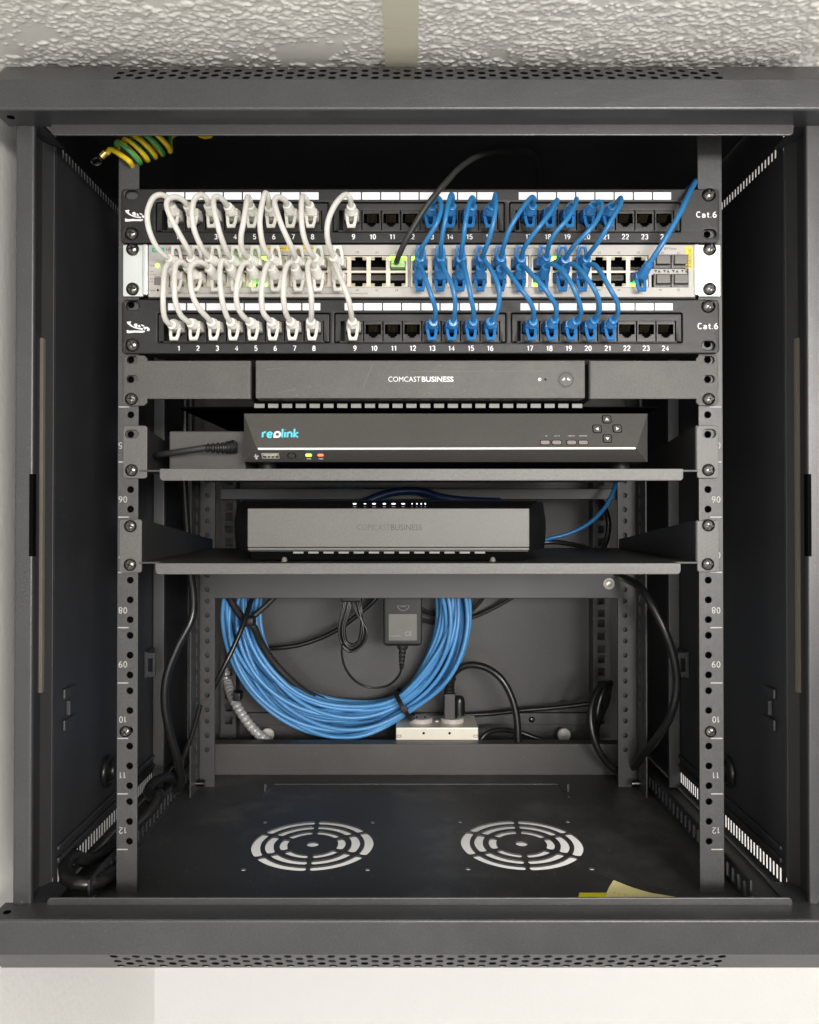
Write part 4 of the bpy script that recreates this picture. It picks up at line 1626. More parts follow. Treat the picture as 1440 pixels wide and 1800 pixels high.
for dx, flip in ((-2.0, 1), (2.0, -1)):
    q = [(-1.6, -.5), (-.4, .2), (0.3, 1.3), (1.0, 1.1), (1.0, -.3), (0.2, -1.0)]
    plate(p, [[(c.x + dx + a * flip, c.z + b) for a, b in q]], YM - 1.05, .05)
p.build('arrow_icon', M['print'], md)
p = Part()
c = W(949, 667, YM)
plate(p, [circ(c.x, c.z, 1.3, 14), circ(c.x + .3, c.z, .6, 10)], YM - .08, .05)
p.build('lock_icon', M['print'], md)
c = W(959, 667, YM)
Part().cyl((c.x, YM + .1, c.z), (c.x, YM - .06, c.z), 0.9, seg=12).build('pin_hole', M['hole'], md)
p = Part()
for (a, b, c2, d) in ((722, 653, 958, 652), (638, 682, 655, 640), (745, 693, 751, 689), (751, 689, 757, 691), (757, 691, 755, 696), (892, 643, 896, 637),
                      (870, 695, 876, 696), (930, 698, 955, 697.5), (815, 686, 819, 689), (953, 672, 956, 682), (490, 690, 520, 684), (470, 650, 500, 646)):
    A, B = W(a, b, YM - .03), W(c2, d, YM - .03)
    p.cyl(A, B, .13, seg=6)
p.build('scratches', mat('fine_scratches', (0.20, 0.19, 0.175), 0.5), md)

# ================================================================== SHELVES
def shelf(label, lipx, lipy, tabL, tabR, screws, slots, zf_px, depth, step):
    z_f = zz(lipy[0], -21)
    t = thing('rack_shelf', label, 'rack shelf', (0, 110, z_f - 9), 'cantilever shelves')
    xl, xr = -224.5, 223.0
    p = Part()
    za, zb = zz(lipy[1], -21), zz(lipy[0], -21)
    X0, X1 = xx(lipx[0], -21), xx(lipx[1], -21)
    plate(p, [[(X0, zb)] + [(X0 + 3 - 3 * math.cos(R(a)), za + 3 - 3 * math.sin(R(a))) for a in (0, 30, 60, 90)]
              + [(X1 - 3 + 3 * math.sin(R(a)), za + 3 - 3 * math.cos(R(a))) for a in (0, 30, 60, 90)] + [(X1, zb)]], -21, 0.9, 0.45)
    p.build('lip', M['shelf'], t)
    p = Part()
    loops = [[(X0, -20.5), (X1, -20.5), (X1, -4), (xr, -4), (xr, depth), (xl, depth), (xl, -4), (X0, -4)]]
    plate(p, loops, z_f - 0.75, 0.75, 0.2, FLAT)
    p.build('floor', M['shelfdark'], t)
    for s, tab in ((-1, tabL), (1, tabR)):
        (pa, pb, ya, yb) = tab
        p = Part()
        Xa, Xb = xx(pa, -3), xx(pb, -3)
        zt, zbm = zz(ya, -3), zz(yb, -3)
        loops = [rrect(min(Xa, Xb), max(Xa, Xb), zbm, zt, 2.4)]
        for (sx, sy) in slots:
            if (sx < 720) == (s < 0):
                X, Z = xx(sx, -3), zz(sy, -3)
                loops.append(rrect(X - 5.4, X + 5.4, Z - 3.4, Z + 3.4, 3.3))
        plate(p, loops, -1.5, 1.45, 0.5)
        ear = p.build('ear', M['shelf'], t)
        for (sx, sy) in screws:
            if (sx < 720) == (s < 0):
                screw(ear, xx(sx, -5, sy), -2.8, zz(sy, -5), 1.25)
        p = Part()
        xw = xl if s < 0 else xr
        plate(p, [[(-2.6, z_f), (-2.6, zt), (4, zt), (depth * .9, z_f + 12), (depth, z_f + 10), (depth, z_f)]], xw, 0.75, 0.2, SIDE)
        p.cyl((xw, -1.2, z_f + 0.5), (xw, -1.2, zt - .5), 1.7, seg=12)
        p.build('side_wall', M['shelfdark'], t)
    return z_f


Z_S1 = shelf('grey rack shelf holding the video recorder and the square power adapter', (281, 1201), (824, 845), (216, 258, 748, 841), (1264, 1226, 748, 841),
             [(230, 826.5), (1247, 826)], [(231, 763), (1248, 762)], 823, 240, 0)
Z_S2 = shelf('grey rack shelf holding the pewter gateway, the lower of two shelves', (274, 1196), (990, 1009.5), (210, 249, 913, 1007), (1264, 1226, 915, 1006),
             [(228, 925), (227.5, 993), (1247, 923.5), (1246, 992)], [], 990, 240, 0)

# ================================================================== VIDEO RECORDER
YN = -6.0
n_t = thing('video_recorder', 'grey video recorder with faceted front, cyan lettering and arrow buttons, on the upper shelf', 'video recorder',
            (xx(784, YN), 60, Z_S1))
fx = [(429, 727), (1138.5, 727), (1138, 812), (430, 812)]
F = [W(a, b, YN) for a, b in fx]
RL, RR = W(451.5, 789, YN - 12), W(1119, 788, YN - 12)
p = Part()
p.poly([F[0], F[1], RR, RL], [(0, 1, 2, 3)])
p.poly([F[0], RL, F[3]], [(0, 1, 2)])
p.poly([F[1], F[2], RR], [(0, 1, 2)])
body = p
body.poly([F[3], RL, RR, F[2]], [(0, 1, 2, 3)])
face = body.build('front_face', M['recorder'], n_t)
p = Part().box(F[0].x, F[1].x, YN + 0.2, 225, F[3].z, F[0].z - 0.1, 0.4)
p.build('case', M['recorder_dark'], n_t)
p = Part()
p.cyl(RL + Vector((1.0, -.05, 0)), RR + Vector((-1, -.05, 0)), 1.0, seg=10)
p.build('bright_trim_line', M['chrome'], face)
p = Part()
for px in (470, 1090):
    c = W(px, 818, 40)
    p.cyl((c.x, 40, Z_S1 + 0.1), (c.x, 40, F[3].z + 0.1), 8, seg=20)
    p.cyl((c.x, 150, Z_S1 + 0.1), (c.x, 150, F[3].z + 0.1), 8, seg=20)
p.build('feet', M['black_soft'], n_t)
# frame of the slanted upper face: everything printed there follows its slope
up_n = (RL - F[0])
slope = math.atan2((YN - (YN - 12)), (F[0].z - RL.z))


def face_y(z, lower=False):
    if not lower:
        f = (F[0].z - z) / (F[0].z - RL.z)
        return YN - 12 * f
    f = (z - F[3].z) / (RL.z - F[3].z)
    return YN - 12 * f


def tilt_part(p, cz, lower=False, lift=0.12):
    """lean a flat upright part (built at y=0) onto the recorder's facet around height cz"""
    a = -math.atan2(12, (F[0].z - RL.z)) if not lower else math.atan2(12, (RL.z - F[3].z))
    mx = Matrix.Translation((0, face_y(cz, lower) - lift, cz)) @ Matrix.Rotation(a, 4, 'X') @ Matrix.Translation((0, 0, -cz))
    bmesh.ops.transform(p.bm, matrix=mx, verts=p.bm.verts[:])
    return p


def nz(py, lower=False):
    z = zz(py, YN - 6)
    for _ in range(5):
        z = zz(py, face_y(z, lower))
    return z


def nx(px, z, lower=False):
    return xx(px, face_y(z, lower))


cz = nz(761)
k = 1 / 2.23
for body_t, px, w, h, mname, dz in (('re', 470.3, 20, 8.6, 'cyan', 0), ('link', 510.3, 31, 8.6, 'cyan', 0)):
    p = stroke_text(body_t, nx(px, cz), cz + dz, 0, h, w * k, .17)
    tilt_part(p, cz).build('lettering', M[mname], face)
p = Part()
ox = nx(487.7, cz)
plate(p, [circ(ox, cz - 1.3, 3.0, 24)[:12] + [(ox - 3.0, cz - 4.3), (ox, cz - 4.3)] + circ(ox, cz - 1.3, 3.0, 24)[18:], circ(ox, cz - 1.3, 1.35, 18)], 0, 0.05)
tilt_part(p, cz, lift=.16).build('lettering', M['print'], face)
for i, (px, txt) in enumerate(((958.5, '+ II'), (979, 'ALL II'), (1005, 'MENU'), (1025.5, 'SELECT'))):
    z = nz(778)
    p = Part()
    plate(p, [rrect(nx(px - 9.2, z), nx(px + 9.2, z), z - 2.2, z + 2.2, 1.6)], 0, .35, .12)
    b = tilt_part(p, z).build('button_rim', M['hole'], face)
    p = Part()
    plate(p, [rrect(nx(px - 7.9, z), nx(px + 7.9, z), z - 1.65, z + 1.65, 1.2)], 0, .45, .15)
    tilt_part(p, z, lift=.35).build('button', M['pinkish'], b)
    z = nz(769)
    p = text_part(txt, nx(px, z), z, 0, width=(8, 11, 12, 14)[i] * k, height=3.2, bold=0.09)
    tilt_part(p, z).build('lettering', M['print'], face)
for px, py, a in ((1067, 737, 0), (1050, 754, 90), (1085.5, 753.5, -90), (1068, 771, 180)):
    z = nz(py)
    X = nx(px, z)
    p = Part()
    plate(p, [rrect(X - 3.7, X + 3.7, z - 3.7, z + 3.7, 1.8)], 0, .3, .1)
    b = tilt_part(p, z).build('button_rim', M['hole'], face)
    p = Part()
    plate(p, [rrect(X - 3.05, X + 3.05, z - 3.05, z + 3.05, 1.4)], 0, .45, .2)
    tilt_part(p, z, lift=.35).build('button', M['recorder'], b)
    p = Part()
    tri = [(-1.5, -1.0), (1.5, -1.0), (0, 1.4)]
    ca, sa = math.cos(R(a)), math.sin(R(a))
    plate(p, [[(X + u * ca - v * sa, z + u * sa + v * ca) for u, v in tri]], 0, .05)
    tilt_part(p, z, lift=.9).build('arrow', M['print'], b)
z = nz(801.5, True)
p = Part()
xa, xb = nx(460, z, True), nx(491, z, True)
plate(p, [rrect(xa, xb, z - 3.0, z + 3.0, .5), rrect(xa + 1, xb - .8, z - 2.0, z + 2.2, .3)], 0, .4, .1)
u = tilt_part(p, z, True).build('usb_port', M['usb'], face)
p = Part()
p.box(xa + 1, xb - .8, -.1, .0, z - 2.0, z + 2.2)
tilt_part(p, z, True, .02).build('port_opening', M['hole'], u)
p = Part()
p.box(xa + 1.3, xb - 1.2, -.3, -.1, z + .1, z + 2.0, .05, 1)
for i in range(3):
    a = xa + 3.4 + i * 3.0
    p.box(a, a + 1.6, -.3, -.1, z - 1.5, z - .5)
tilt_part(p, z, True, .06).build('port_tongue', M['cream'], u)
z = nz(801, True)
c = Vector((nx(513, z, True), 0, z))
p = Part()
plate(p, [circ(c.x, c.z, 3.5, 24)], 0, .2, .1)
tilt_part(p, z, True).build('button_rim', M['hole'], face)
p = Part()
plate(p, [circ(c.x, c.z, 2.8, 24)], 0, .5, .2)
tilt_part(p, z, True, .3).build('power_button', M['recorder'], face)
for px, mname in ((542.5, 'led_green'), (563.5, 'led_red')):
    z = nz(800, True)
    X = nx(px, z, True)
    p = Part()
    plate(p, [rrect(X - 2.3, X + 2.3, z - 1.1, z + 1.1, 1.0)], 0, .5, .2)
    tilt_part(p, z, True).build('indicator', M[mname], face)
    z = nz(806.5, True)
    p = text_part('PWR' if px < 550 else 'HDD', X, z, 0, width=8 * k, height=1.5, bold=.03)
    tilt_part(p, z, True).build('lettering', M['print'], face)
z = nz(803, True)
X = nx(450, z, True)
p = Part()
p.cyl((X, 0, z - 2.6), (X, 0, z + 2.0), .32, seg=6)
p.cyl((X, 0, z - 2.7), (X, 0, z - 1.8), .85, seg=10)
p.cyl((X, 0, z - 1.2), (X + 1.5, 0, z + .4), .3, seg=6)
p.cyl((X, 0, z - .8), (X - 1.5, 0, z + .9), .3, seg=6)
p.cyl((X, 0, z + 1.8), (X, 0, z + 2.9), .7, .1, seg=8)
p.cyl((X + 1.5, 0, z + .4), (X + 1.5, 0, z + 1.4), .6, seg=8)
bmesh.ops.transform(p.bm, matrix=Matrix.Diagonal((1, .12, 1, 1)), verts=p.bm.verts[:])
tilt_part(p, z, True).build('usb_symbol', M['print'], face)

# square power adapter left of the recorder
YA = 14.0
ax0, ax1 = xx(297, YA, 790), xx(432, YA, 790)
az0, az1 = Z_S1 + 0.2, zz(757.5, YA)
ad = thing('power_adapter', 'square dark grey power adapter left of the video recorder with a cord plugged in', 'power adapter', ((ax0 + ax1) / 2, YA + 30, Z_S1))
p = Part().box(ax0, ax1, YA, YA + 120, az0, az1, 1.6)
p.build('case', M['brick'], ad)
p = Part()
c = W(409, 787, YA)
p.box(c.x - 4.5, c.x + 4.5, YA - 7, YA + .5, c.z - 5, c.z + 5, 1.5)
con = p.build('connector', M['black_soft'], ad)
p = Part()
pts, rad = [], []
path = smooth([W(411, 785, 4), W(398, 787, 0), W(380, 787.5, -3), W(360, 787, -5)], 9)
for i, q in enumerate(path):
    pts.append(q)
    base = 5.2 - 2.2 * i / (len(path) - 1)
    rad.append(base + (0.5 if i % 4 < 2 else -0.6))
p.rings(pts, rad, 14)
p.build('strain_relief', M['adapter'], con)
p = Part().tube([W(362, 787, -5), W(330, 792, -4), (W(296, 797, 4)), W(275, 800, 25), W(268, 800, 80)], 2.6, 12)
p.build('cord', M['black_soft'], ad)

# ================================================================== PEWTER GATEWAY
YG = -8.0
gx0, gx1 = xx(435, YG, 930), xx(931, YG, 930)
gz1, gz0 = zz(893.5, YG), zz(967.5, YG)
gw = thing('gateway', 'pewter faced business gateway with lit icons on its black top, on the lower shelf', 'gateway', ((gx0 + gx1) / 2, 60, Z_S2))
p = Part().box(gx0, gx1, YG, YG + 6, gz0 + 5.2 / 2.2, gz1, 0.8)
gf = p.build('front_face', M['gateway'], gw)
p = Part().box(gx0 + .2, gx1 - .2, YG + 0.4, YG + 6, gz0, gz0 + 4.6 / 2.2, 0.5)
p.build('lower_trim', M['gateway'], gw)
# body that widens behind the face: levels of one outline, fullest at mid height
p = Part()
zt = zz(880.5, YG + 14)
gb = gz0 - 1.2
lv = []
for f in range(9):
    u = f / 8
    bul = 1.5 * math.sin(math.pi * min(1, u * 1.05)) - 3.0 * max(0, u - .6)
    z = gb + (zt - .4 - gb) * u
    yf = YG + 5.5 if u < .78 else YG + 16.5
    lv.append([(gx0 + .4, yf, z), (gx1 - .4, yf, z), (gx1 + 11 + bul, YG + 30, z), (gx1 + 22 + bul, YG + 62, z), (gx1 + 25 + bul, YG + 90, z), (gx1 + 25 + bul, YG + 190, z),
               (gx0 - 25 - bul, YG + 190, z), (gx0 - 25 - bul, YG + 90, z), (gx0 - 22 - bul, YG + 62, z), (gx0 - 11 - bul, YG + 30, z)])
n = 10
vs = [v for l in lv for v in l]
fs = [tuple(range(n)), tuple(range(8 * n, 9 * n))]
for f in range(8):
    fs += [(f * n + i, f * n + (i + 1) % n, (f + 1) * n + (i + 1) % n, (f + 1) * n + i) for i in range(n)]
p.poly(vs, fs)
p.build('body', M['gateway_side'], gw)
p = Part()
z_i0, z_i1 = gz1 + .3, zt + .3
p.poly([(gx0 - .5, YG + 1.5, z_i0), (gx1 + .5, YG + 1.5, z_i0), (gx1 + 9, YG + 16, z_i1), (gx0 - 8, YG + 16, z_i1),
        (gx0 - .5, YG + 5.6, z_i0 - .5), (gx1 + .5, YG + 5.6, z_i0 - .5)], [(0, 1, 2, 3), (0, 4, 5, 1)])
p.cyl((gx0 - 8, YG + 16, z_i1), (gx1 + 9, YG + 16, z_i1), 0.45, seg=8)
gs = p.build('glossy_top_strip', M['gloss'], gw)
p = Part()
for px, w, h in ((624, 8, 1.3), (642, 6, .7), (658, 8, 1.3), (676, 7, 1.4), (692, 9, 1.2), (709, 8, 1.2), (724.5, 2.6, 1.1), (733, 3, 1.2), (740.5, 3, 1.3), (747.5, 3, 1.5)):
    f = 0.55
    y = YG + 1.5 + 14.5 * f
    z = z_i0 + (z_i1 - z_i0) * f
    X = xx(px, y, 885)
    ww = w / 2.2 / 2
    lp = circ(X, z, ww * .85, 12, h * .45)
    plate(p, [lp], y - 3.2, .06)
p.build('lit_icons', M['led_white'], gs)
p = text_part('COMCAST', xx(657, YG), zz(927, YG), YG - .08, width=58 / 2.2, height=4.6, bold=-0.012)
p.build('lettering', M['engrave_soft'], gf)
p = text_part('BUSINESS', xx(714.5, YG), zz(927, YG), YG - .08, width=54 / 2.2, height=4.6)
p.build('lettering', M['engrave'], gf)
p = Part()
for k in range(13):
    a = W(515.5 + k * 26.6, 971, YG + 7)
    b = W(515.5 + 18 + k * 26.6, 971, YG + 7)
    p.box(a.x, b.x, YG + 6.8, YG + 7.6, a.z - .85, a.z + .85)
vb = Part().box(gx0 + 2, gx1 - 2, YG + 7, YG + 16, Z_S2 + 1.5, gz0 + .5)
base = vb.build('base', M['hole'], gw)  # black block stands in for the shaded gap under the case
p.build('lit_slot_plates', M['vent'], base)  # pale plates stand in for light showing through slots
p = Part()
for px in (499, 867):
    c = W(px, 977, YG + 4)
    p.rings([Vector((c.x, YG + 7, Z_S2 + .1)), Vector((c.x, YG + 7, Z_S2 + 2)), Vector((c.x, YG + 7, Z_S2 + 3.6)), Vector((c.x, YG + 7, Z_S2 + 3.9))], [2.4, 2.2, 1.3, .1], 16)
p.build('feet', M['sfp'], gw)

# ================================================================== THE BLUE COIL
def coil():
    cx, cy = 612.0, 1077.0
    k = 1000.0 / F_PX
    C0 = W(cx, cy, 340)
    t = thing('cable_coil', 'large coil of light blue network cable hanging in the back of the cabinet', 'cable', (C0.x, 340, zz(1302, 340)))
    rng = random.Random(5)
    N = 42
    tie_a = math.atan2(-(1236 - cy), 710 - cx)
    for i in range(N):
        f = (i + .5) / N
        f2 = rng.random()
        pts = []
        a1, p1, a2, p2 = rng.uniform(.12, .42), rng.uniform(0, 6.28), rng.uniform(.04, .16), rng.uniform(0, 6.28)
        y_base = 322 + 46 * f2
        ya, yp = rng.uniform(4, 12), rng.uniform(0, 6.28)
        for j in range(44):
            th = 2 * math.pi * j / 44
            d = abs((th - tie_a + math.pi) % (2 * math.pi) - math.pi)
            squeeze = 1 - 0.42 * math.exp(-(d / .38) ** 2)
            u = f + a1 * math.sin(th + p1) + a2 * math.sin(2 * th + p2)
            u = 0.5 + 0.5 * math.tanh((u - .5) * 1.9) / math.tanh(.95)
            u = min(1.0, max(0.0, u))
            u = .5 + (u - .5) * squeeze
            rx, ry = 158 + 55 * u, 160 + 57 * u
            x = cx + rx * math.cos(th)
            y = cy - ry * math.sin(th)
            Y = y_base + ya * math.sin(th * 2 + yp)
            Y = 345 + (Y - 345) * squeeze
            q = Vector((C0.x + (x - cx) * k, Y, C0.z - (y - cy) * k))
            pts.append(q)
        p = Part()
        p.tube(pts, 2.55, 12, 4, False, True)
        p.build('cable_turn', M['sky_cord'], t)
    # black tie strapped round the bundle
    ca, sa = math.cos(tie_a), math.sin(tie_a)

    def at(r, Y):
        q = W(cx, cy, 340)
        return Vector((q.x + ca * r * k, Y, q.z + sa * r * k))
    loop = [at(160, 336), at(168, 320), at(187, 313), at(206, 319), at(217, 338), at(205, 366), at(186, 371), at(168, 364)]
    p = Part()
    s = smooth(loop, 6, True)
    side = Vector((-sa, 0, ca))
    n = len(s)
    cen = sum(s, Vector()) / n
    vs, fs = [], []
    for q in s:
        o = (q - cen).normalized()
        for a, b in ((-2.7, 0), (2.7, 0), (2.7, 1.5), (-2.7, 1.5)):
            vs.append(q + side * a + o * b)
    for i in range(n):
        j = (i + 1) % n
        for m in range(4):
            m2 = (m + 1) % 4
            fs.append((i * 4 + m, i * 4 + m2, j * 4 + m2, j * 4 + m))
    p.poly(vs, fs)
    tie = p.build('cable_tie', M['adapter'], None)
    props(tie, 'black strap tied round the lower right of the light blue coil', 'cable tie')
    p = Part()
    h = at(188, 314.5)
    p.box(-3.6, 3.6, -3, 3, -4.0, 4.0, 1.0)
    bmesh.ops.transform(p.bm, matrix=Matrix.Translation(h) @ Matrix.Rotation(-tie_a, 4, 'Y'), verts=p.bm.verts[:])
    p.build('tie_head', M['adapter'], tie)


coil()


def cable(name, label, cat, trace, r, m, group=None, sub=8, seg=14):
    """trace: (px, py, Y) knots"""
    pts = [W(a, b, y) for a, b, y in trace]
    p = Part().tube(pts, r, seg, sub)
    o = p.build(name, M[m], None)
    props(o, label, cat, group)
    return o


# ---- right side power cables
cable('power_cable', 'thick black cord bowing down the right side from the upper crossbar behind the rail', 'cable',
      [(1078, 1006, 262), (1095, 1014, 235), (1128, 1036, 195), (1160, 1090, 180), (1183, 1150, 178), (1190, 1205, 180), (1178, 1260, 185), (1152, 1302, 200),
       (1128, 1330, 225), (1110, 1352, 262), (1100, 1362, 300)], 4.3, 'black_cord')
cable('power_cable', 'black cord looping beside the right rear rail with its lower end tucked behind the rail', 'cable',
      [(1100, 1362, 268), (1072, 1345, 262), (1052, 1318, 260), (1040, 1280, 262), (1039, 1245, 268), (1048, 1217, 276), (1061, 1204, 285), (1070, 1208, 296), (1066, 1235, 305),
       (1054, 1262, 315), (1047, 1290, 330), (1050, 1312, 345)], 3.9, 'black_cord')
cable('power_cable', 'black cord doubled inside the small loop by the square hole rail', 'cable',
      [(1074, 1203, 300), (1060, 1215, 288), (1052, 1240, 284), (1050, 1262, 286), (1058, 1240, 310), (1068, 1215, 330), (1074, 1200, 350)], 3.4, 'black_cord')
cable('power_cable', 'thin black cord running level along the back panel toward the right rail', 'cable',
      [(790, 1258, 374), (860, 1255, 372), (915, 1249, 366), (975, 1244, 362), (1036, 1237, 352), (1058, 1232, 340)], 2.9, 'black_cord')
cable('power_cable', 'black cord arching low from the cream socket box along the crossbar', 'cable',
      [(842, 1304, 330), (856, 1289, 334), (880, 1283, 340), (912, 1287, 345), (938, 1296, 345), (962, 1304, 345)], 3.0, 'black_cord')
cable('network_cable', 'thin dark blue cable curving up from behind the right side of the pewter gateway', 'cable',
      [(905, 965, 215), (962, 948, 205), (1000, 938, 205), (1034, 921, 208), (1062, 894, 215), (1079, 862, 225), (1085, 838, 245)], 2.2, 'blue_cord')
cable('power_cable', 'black cord lying behind the pewter gateway on the right of the lower shelf', 'cable',
      [(930, 955, 205), (975, 953, 208), (1010, 958, 215), (1040, 966, 228), (1062, 975, 240)], 2.6, 'black_cord')
cable('network_cable', 'dark blue cables bunched behind the top of the pewter gateway', 'cable',
      [(640, 884, 235), (668, 872, 240), (700, 864, 245), (740, 864, 245), (775, 874, 240), (820, 880, 236), (880, 882, 232)], 4.5, 'navy')
cable('power_cable', 'black cable hanging behind the right rear rail above the lower shelf', 'cable',
      [(1050, 872, 330), (1062, 890, 322), (1070, 920, 318), (1066, 950, 322), (1056, 972, 330)], 3.4, 'black_cord')

# ---- left side
cable('power_cable', 'thick black cable dropping down the left side wall into the bottom corner', 'cable',
      [(334, 1000, 190), (340, 1050, 185), (336, 1090, 180), (312, 1138, 175), (293, 1190, 172), (290, 1240, 172), (299, 1290, 175), (312, 1335, 182), (318, 1375, 195), (300, 1392, 200), (280, 1398, 190), (262, 1410, 170)], 4.3, 'black_cord')
cable('power_cable', 'thin black cable crossing behind the left rear rail down to the floor corner', 'cable',
      [(352, 1240, 200), (338, 1290, 200), (322, 1335, 200), (316, 1375, 205)], 2.6, 'black_cord')
cable('power_cable', 'straight black cable seen high on the left between the rails above the lower shelf', 'cable',
      [(326, 640, 215), (326, 720, 212), (324, 800, 210), (326, 880, 206), (332, 960, 198), (338, 1012, 192)], 3.4, 'black_cord')
cable('power_cable', 'thick glossy black cable curled in the bottom left corner, the front one', 'cable',
      [(196, 1488, 70), (170, 1506, 45), (148, 1512, 30), (130, 1506, 22), (116, 1518, 8), (118, 1540, -6), (138, 1553, -16), (165, 1552, -12), (190, 1540, 6), (215, 1520, 40), (240, 1496, 85)], 5.6, 'black_cord', sub=10)
cable('power_cable', 'glossy black cable end turned in the bottom left corner behind the front rail', 'cable',
      [(306, 1372, 195), (296, 1366, 175), (276, 1372, 155), (262, 1388, 140), (268, 1402, 128), (280, 1396, 122), (268, 1420, 110), (232, 1458, 90)], 5.0, 'black_cord', sub=10)
cable('power_cable', 'glossy black cord slanting down in front of the light blue coil toward the left rail', 'cable',
      [(452, 1030, 300), (440, 1060, 285), (430, 1092, 272), (412, 1135, 262), (395, 1170, 256), (378, 1204, 256), (366, 1230, 262)], 2.9, 'black_cord')
cable('power_cable', 'black cord crossing behind the slanting one and sagging under the crossbar on the left', 'cable',
      [(398, 1040, 310), (412, 1066, 305), (430, 1090, 300), (446, 1102, 300), (458, 1128, 312), (478, 1160, 322), (505, 1190, 330), (535, 1215, 340), (570, 1232, 352)], 4.3, 'black_soft')
cable('power_cable', 'short black cord leaving the crossing point up to the right behind the crossbar', 'cable',
      [(432, 1096, 296), (450, 1080, 300), (470, 1062, 305), (492, 1040, 312)], 3.4, 'black_soft')
cable('power_cable', 'black cord swinging level behind the cable hank toward the crossbar', 'cable',
      [(470, 1140, 352), (490, 1139, 350), (525, 1134, 350), (562, 1122, 350), (598, 1104, 348), (630, 1080, 346), (655, 1058, 344), (672, 1036, 344)], 2.9, 'black_cord')
cable('power_cable', 'upper of two thin black cords passing behind the hanging adapter', 'cable',
      [(720, 1056, 350), (745, 1072, 352), (770, 1082, 372), (815, 1080, 374), (838, 1065, 368), (856, 1040, 360)], 2.4, 'black_soft')
cable('power_cable', 'lower of two thin black cords passing behind the hanging adapter', 'cable',
      [(715, 1080, 350), (745, 1090, 352), (772, 1096, 374), (828, 1086, 374), (870, 1068, 368), (910, 1045, 360)], 2.4, 'black_soft')
p = Part()
knot = W(436, 1092, 288)
p.box(knot.x - 8, knot.x + 8, 280, 300, knot.z - 6, knot.z + 6, 4)
props(p.build('cable_tie', M['adapter'], None), 'small black tie gathering the crossed cords at the upper left of the coil', 'cable tie')

# ---- hank of thin lead and the hanging adapter
YH = 300
hk = thing('cord_hank', 'black adapter lead folded into a drop shaped hank under the crossbar', 'cord', tuple(W(618, 1145, YH)))
rng = random.Random(3)
for i in range(6):
    e = i - 2.5
    yk = YH + (i % 3) * 2.2
    inn = 4.6 * (i // 2) + (i % 2) * 1.6
    pts = [W(614 + e * 2.6, 1040, yk), W(610 + e * 2.6, 1066, yk - 3), W(596 + inn, 1104, yk - 5), W(600 + inn * .9, 1130 - inn * .3, yk - 5), W(617 + e * .8, 1146 - inn * 1.3, yk - 5),
           W(637 - inn * .75, 1134 - inn * .6, yk - 5), W(645 - inn, 1108, yk - 5), W(630 + e * 2.4, 1072, yk - 3), W(622 + e * 2.6, 1040, yk)]
    Part().tube(pts, 1.35, 10, 7).build('lead_loop', M['black_cord'], hk)
p = Part()
c = W(618, 1054, YH)
p.box(c.x - 12, c.x + 12, YH - 6, YH + 14, c.z - 2.5, c.z + 5, 2)
p.build('wire_tie', M['adapter'], hk)
p = Part().tube([W(603, 1128, YH - 6), W(601, 1150, YH - 4), W(608, 1176, YH), (W(626, 1198, YH + 6)), W(652, 1209, YH + 10), W(682, 1205, YH + 8), W(701, 1188, YH + 2), W(707, 1168, YH)], 1.35, 10)
p.build('lead', M['black_cord'], hk)
wa = thing('power_adapter', 'black plug-in adapter with a printed grey label hanging under the crossbar', 'power adapter', tuple(W(708, 1136, YH)))
p = Part()
a, b = W(674, 1136, YH), W(742, 1040, YH)
plate(p, [rrect(a.x, b.x, a.z, b.z, 5)], YH + 14, 14, 3)
p.build('case', M['adapter'], wa)
p = Part()
a, b = W(683.5, 1126, YH - .2), W(733, 1079.5, YH - .2)
plate(p, [rrect(a.x, b.x, a.z, b.z, 1.0)], YH - .1, .2, .08)
lab = p.build('rating_label', M['adapterlabel'], wa)
c = W(709, 1068, YH - .2)
p = Part()
d = [(-7.5, 2.5), (7.5, 2.5), (6.5, -.5), (4, -3), (0, -4), (-4, -3), (-6.5, -.5)]
di = [(x * .82, z * .78) for x, z in d]
plate(p, [[(c.x + x, c.z + z) for x, z in d], [(c.x + x, c.z + z) for x, z in di]], YH - .2, .4, .1)
p.box(c.x - 3, c.x + 3, YH - .5, YH, c.z + .6, c.z + 1.4)
p.build('thumb_catch', M['sfp'], wa)
for body_t, px, py, h, rot in (('CE', 718, 1114, 5.0, 0), ('OUTPUT 12V', 727, 1098, 2.2, 90), ('INPUT 100-240V', 711, 1107, 2.2, 90), ('UK CA', 705, 1106, 2.4, 90), ('AC ADAPTER', 694, 1118, 1.6, 0)):
    q = W(px, py, YH - .4)
    text_part(body_t, q.x, q.z, YH - .42, height=h if not rot else None, width=None if not rot else h, rot=R(rot)).build('lettering', M['adapterprint'], lab)
p = Part()
pts, rad = [], []
for i in range(19):
    f = i / 18
    pts.append(W(708 - 2 * f, 1134 + 42 * f, YH + 10 - 6 * f))
    rad.append((7.0 if f < .15 else 5.2 - 2.4 * f) + (.5 if i % 3 == 0 else -.5))
p.rings(pts, rad, 14)
p.build('strain_relief', M['black_soft'], wa)

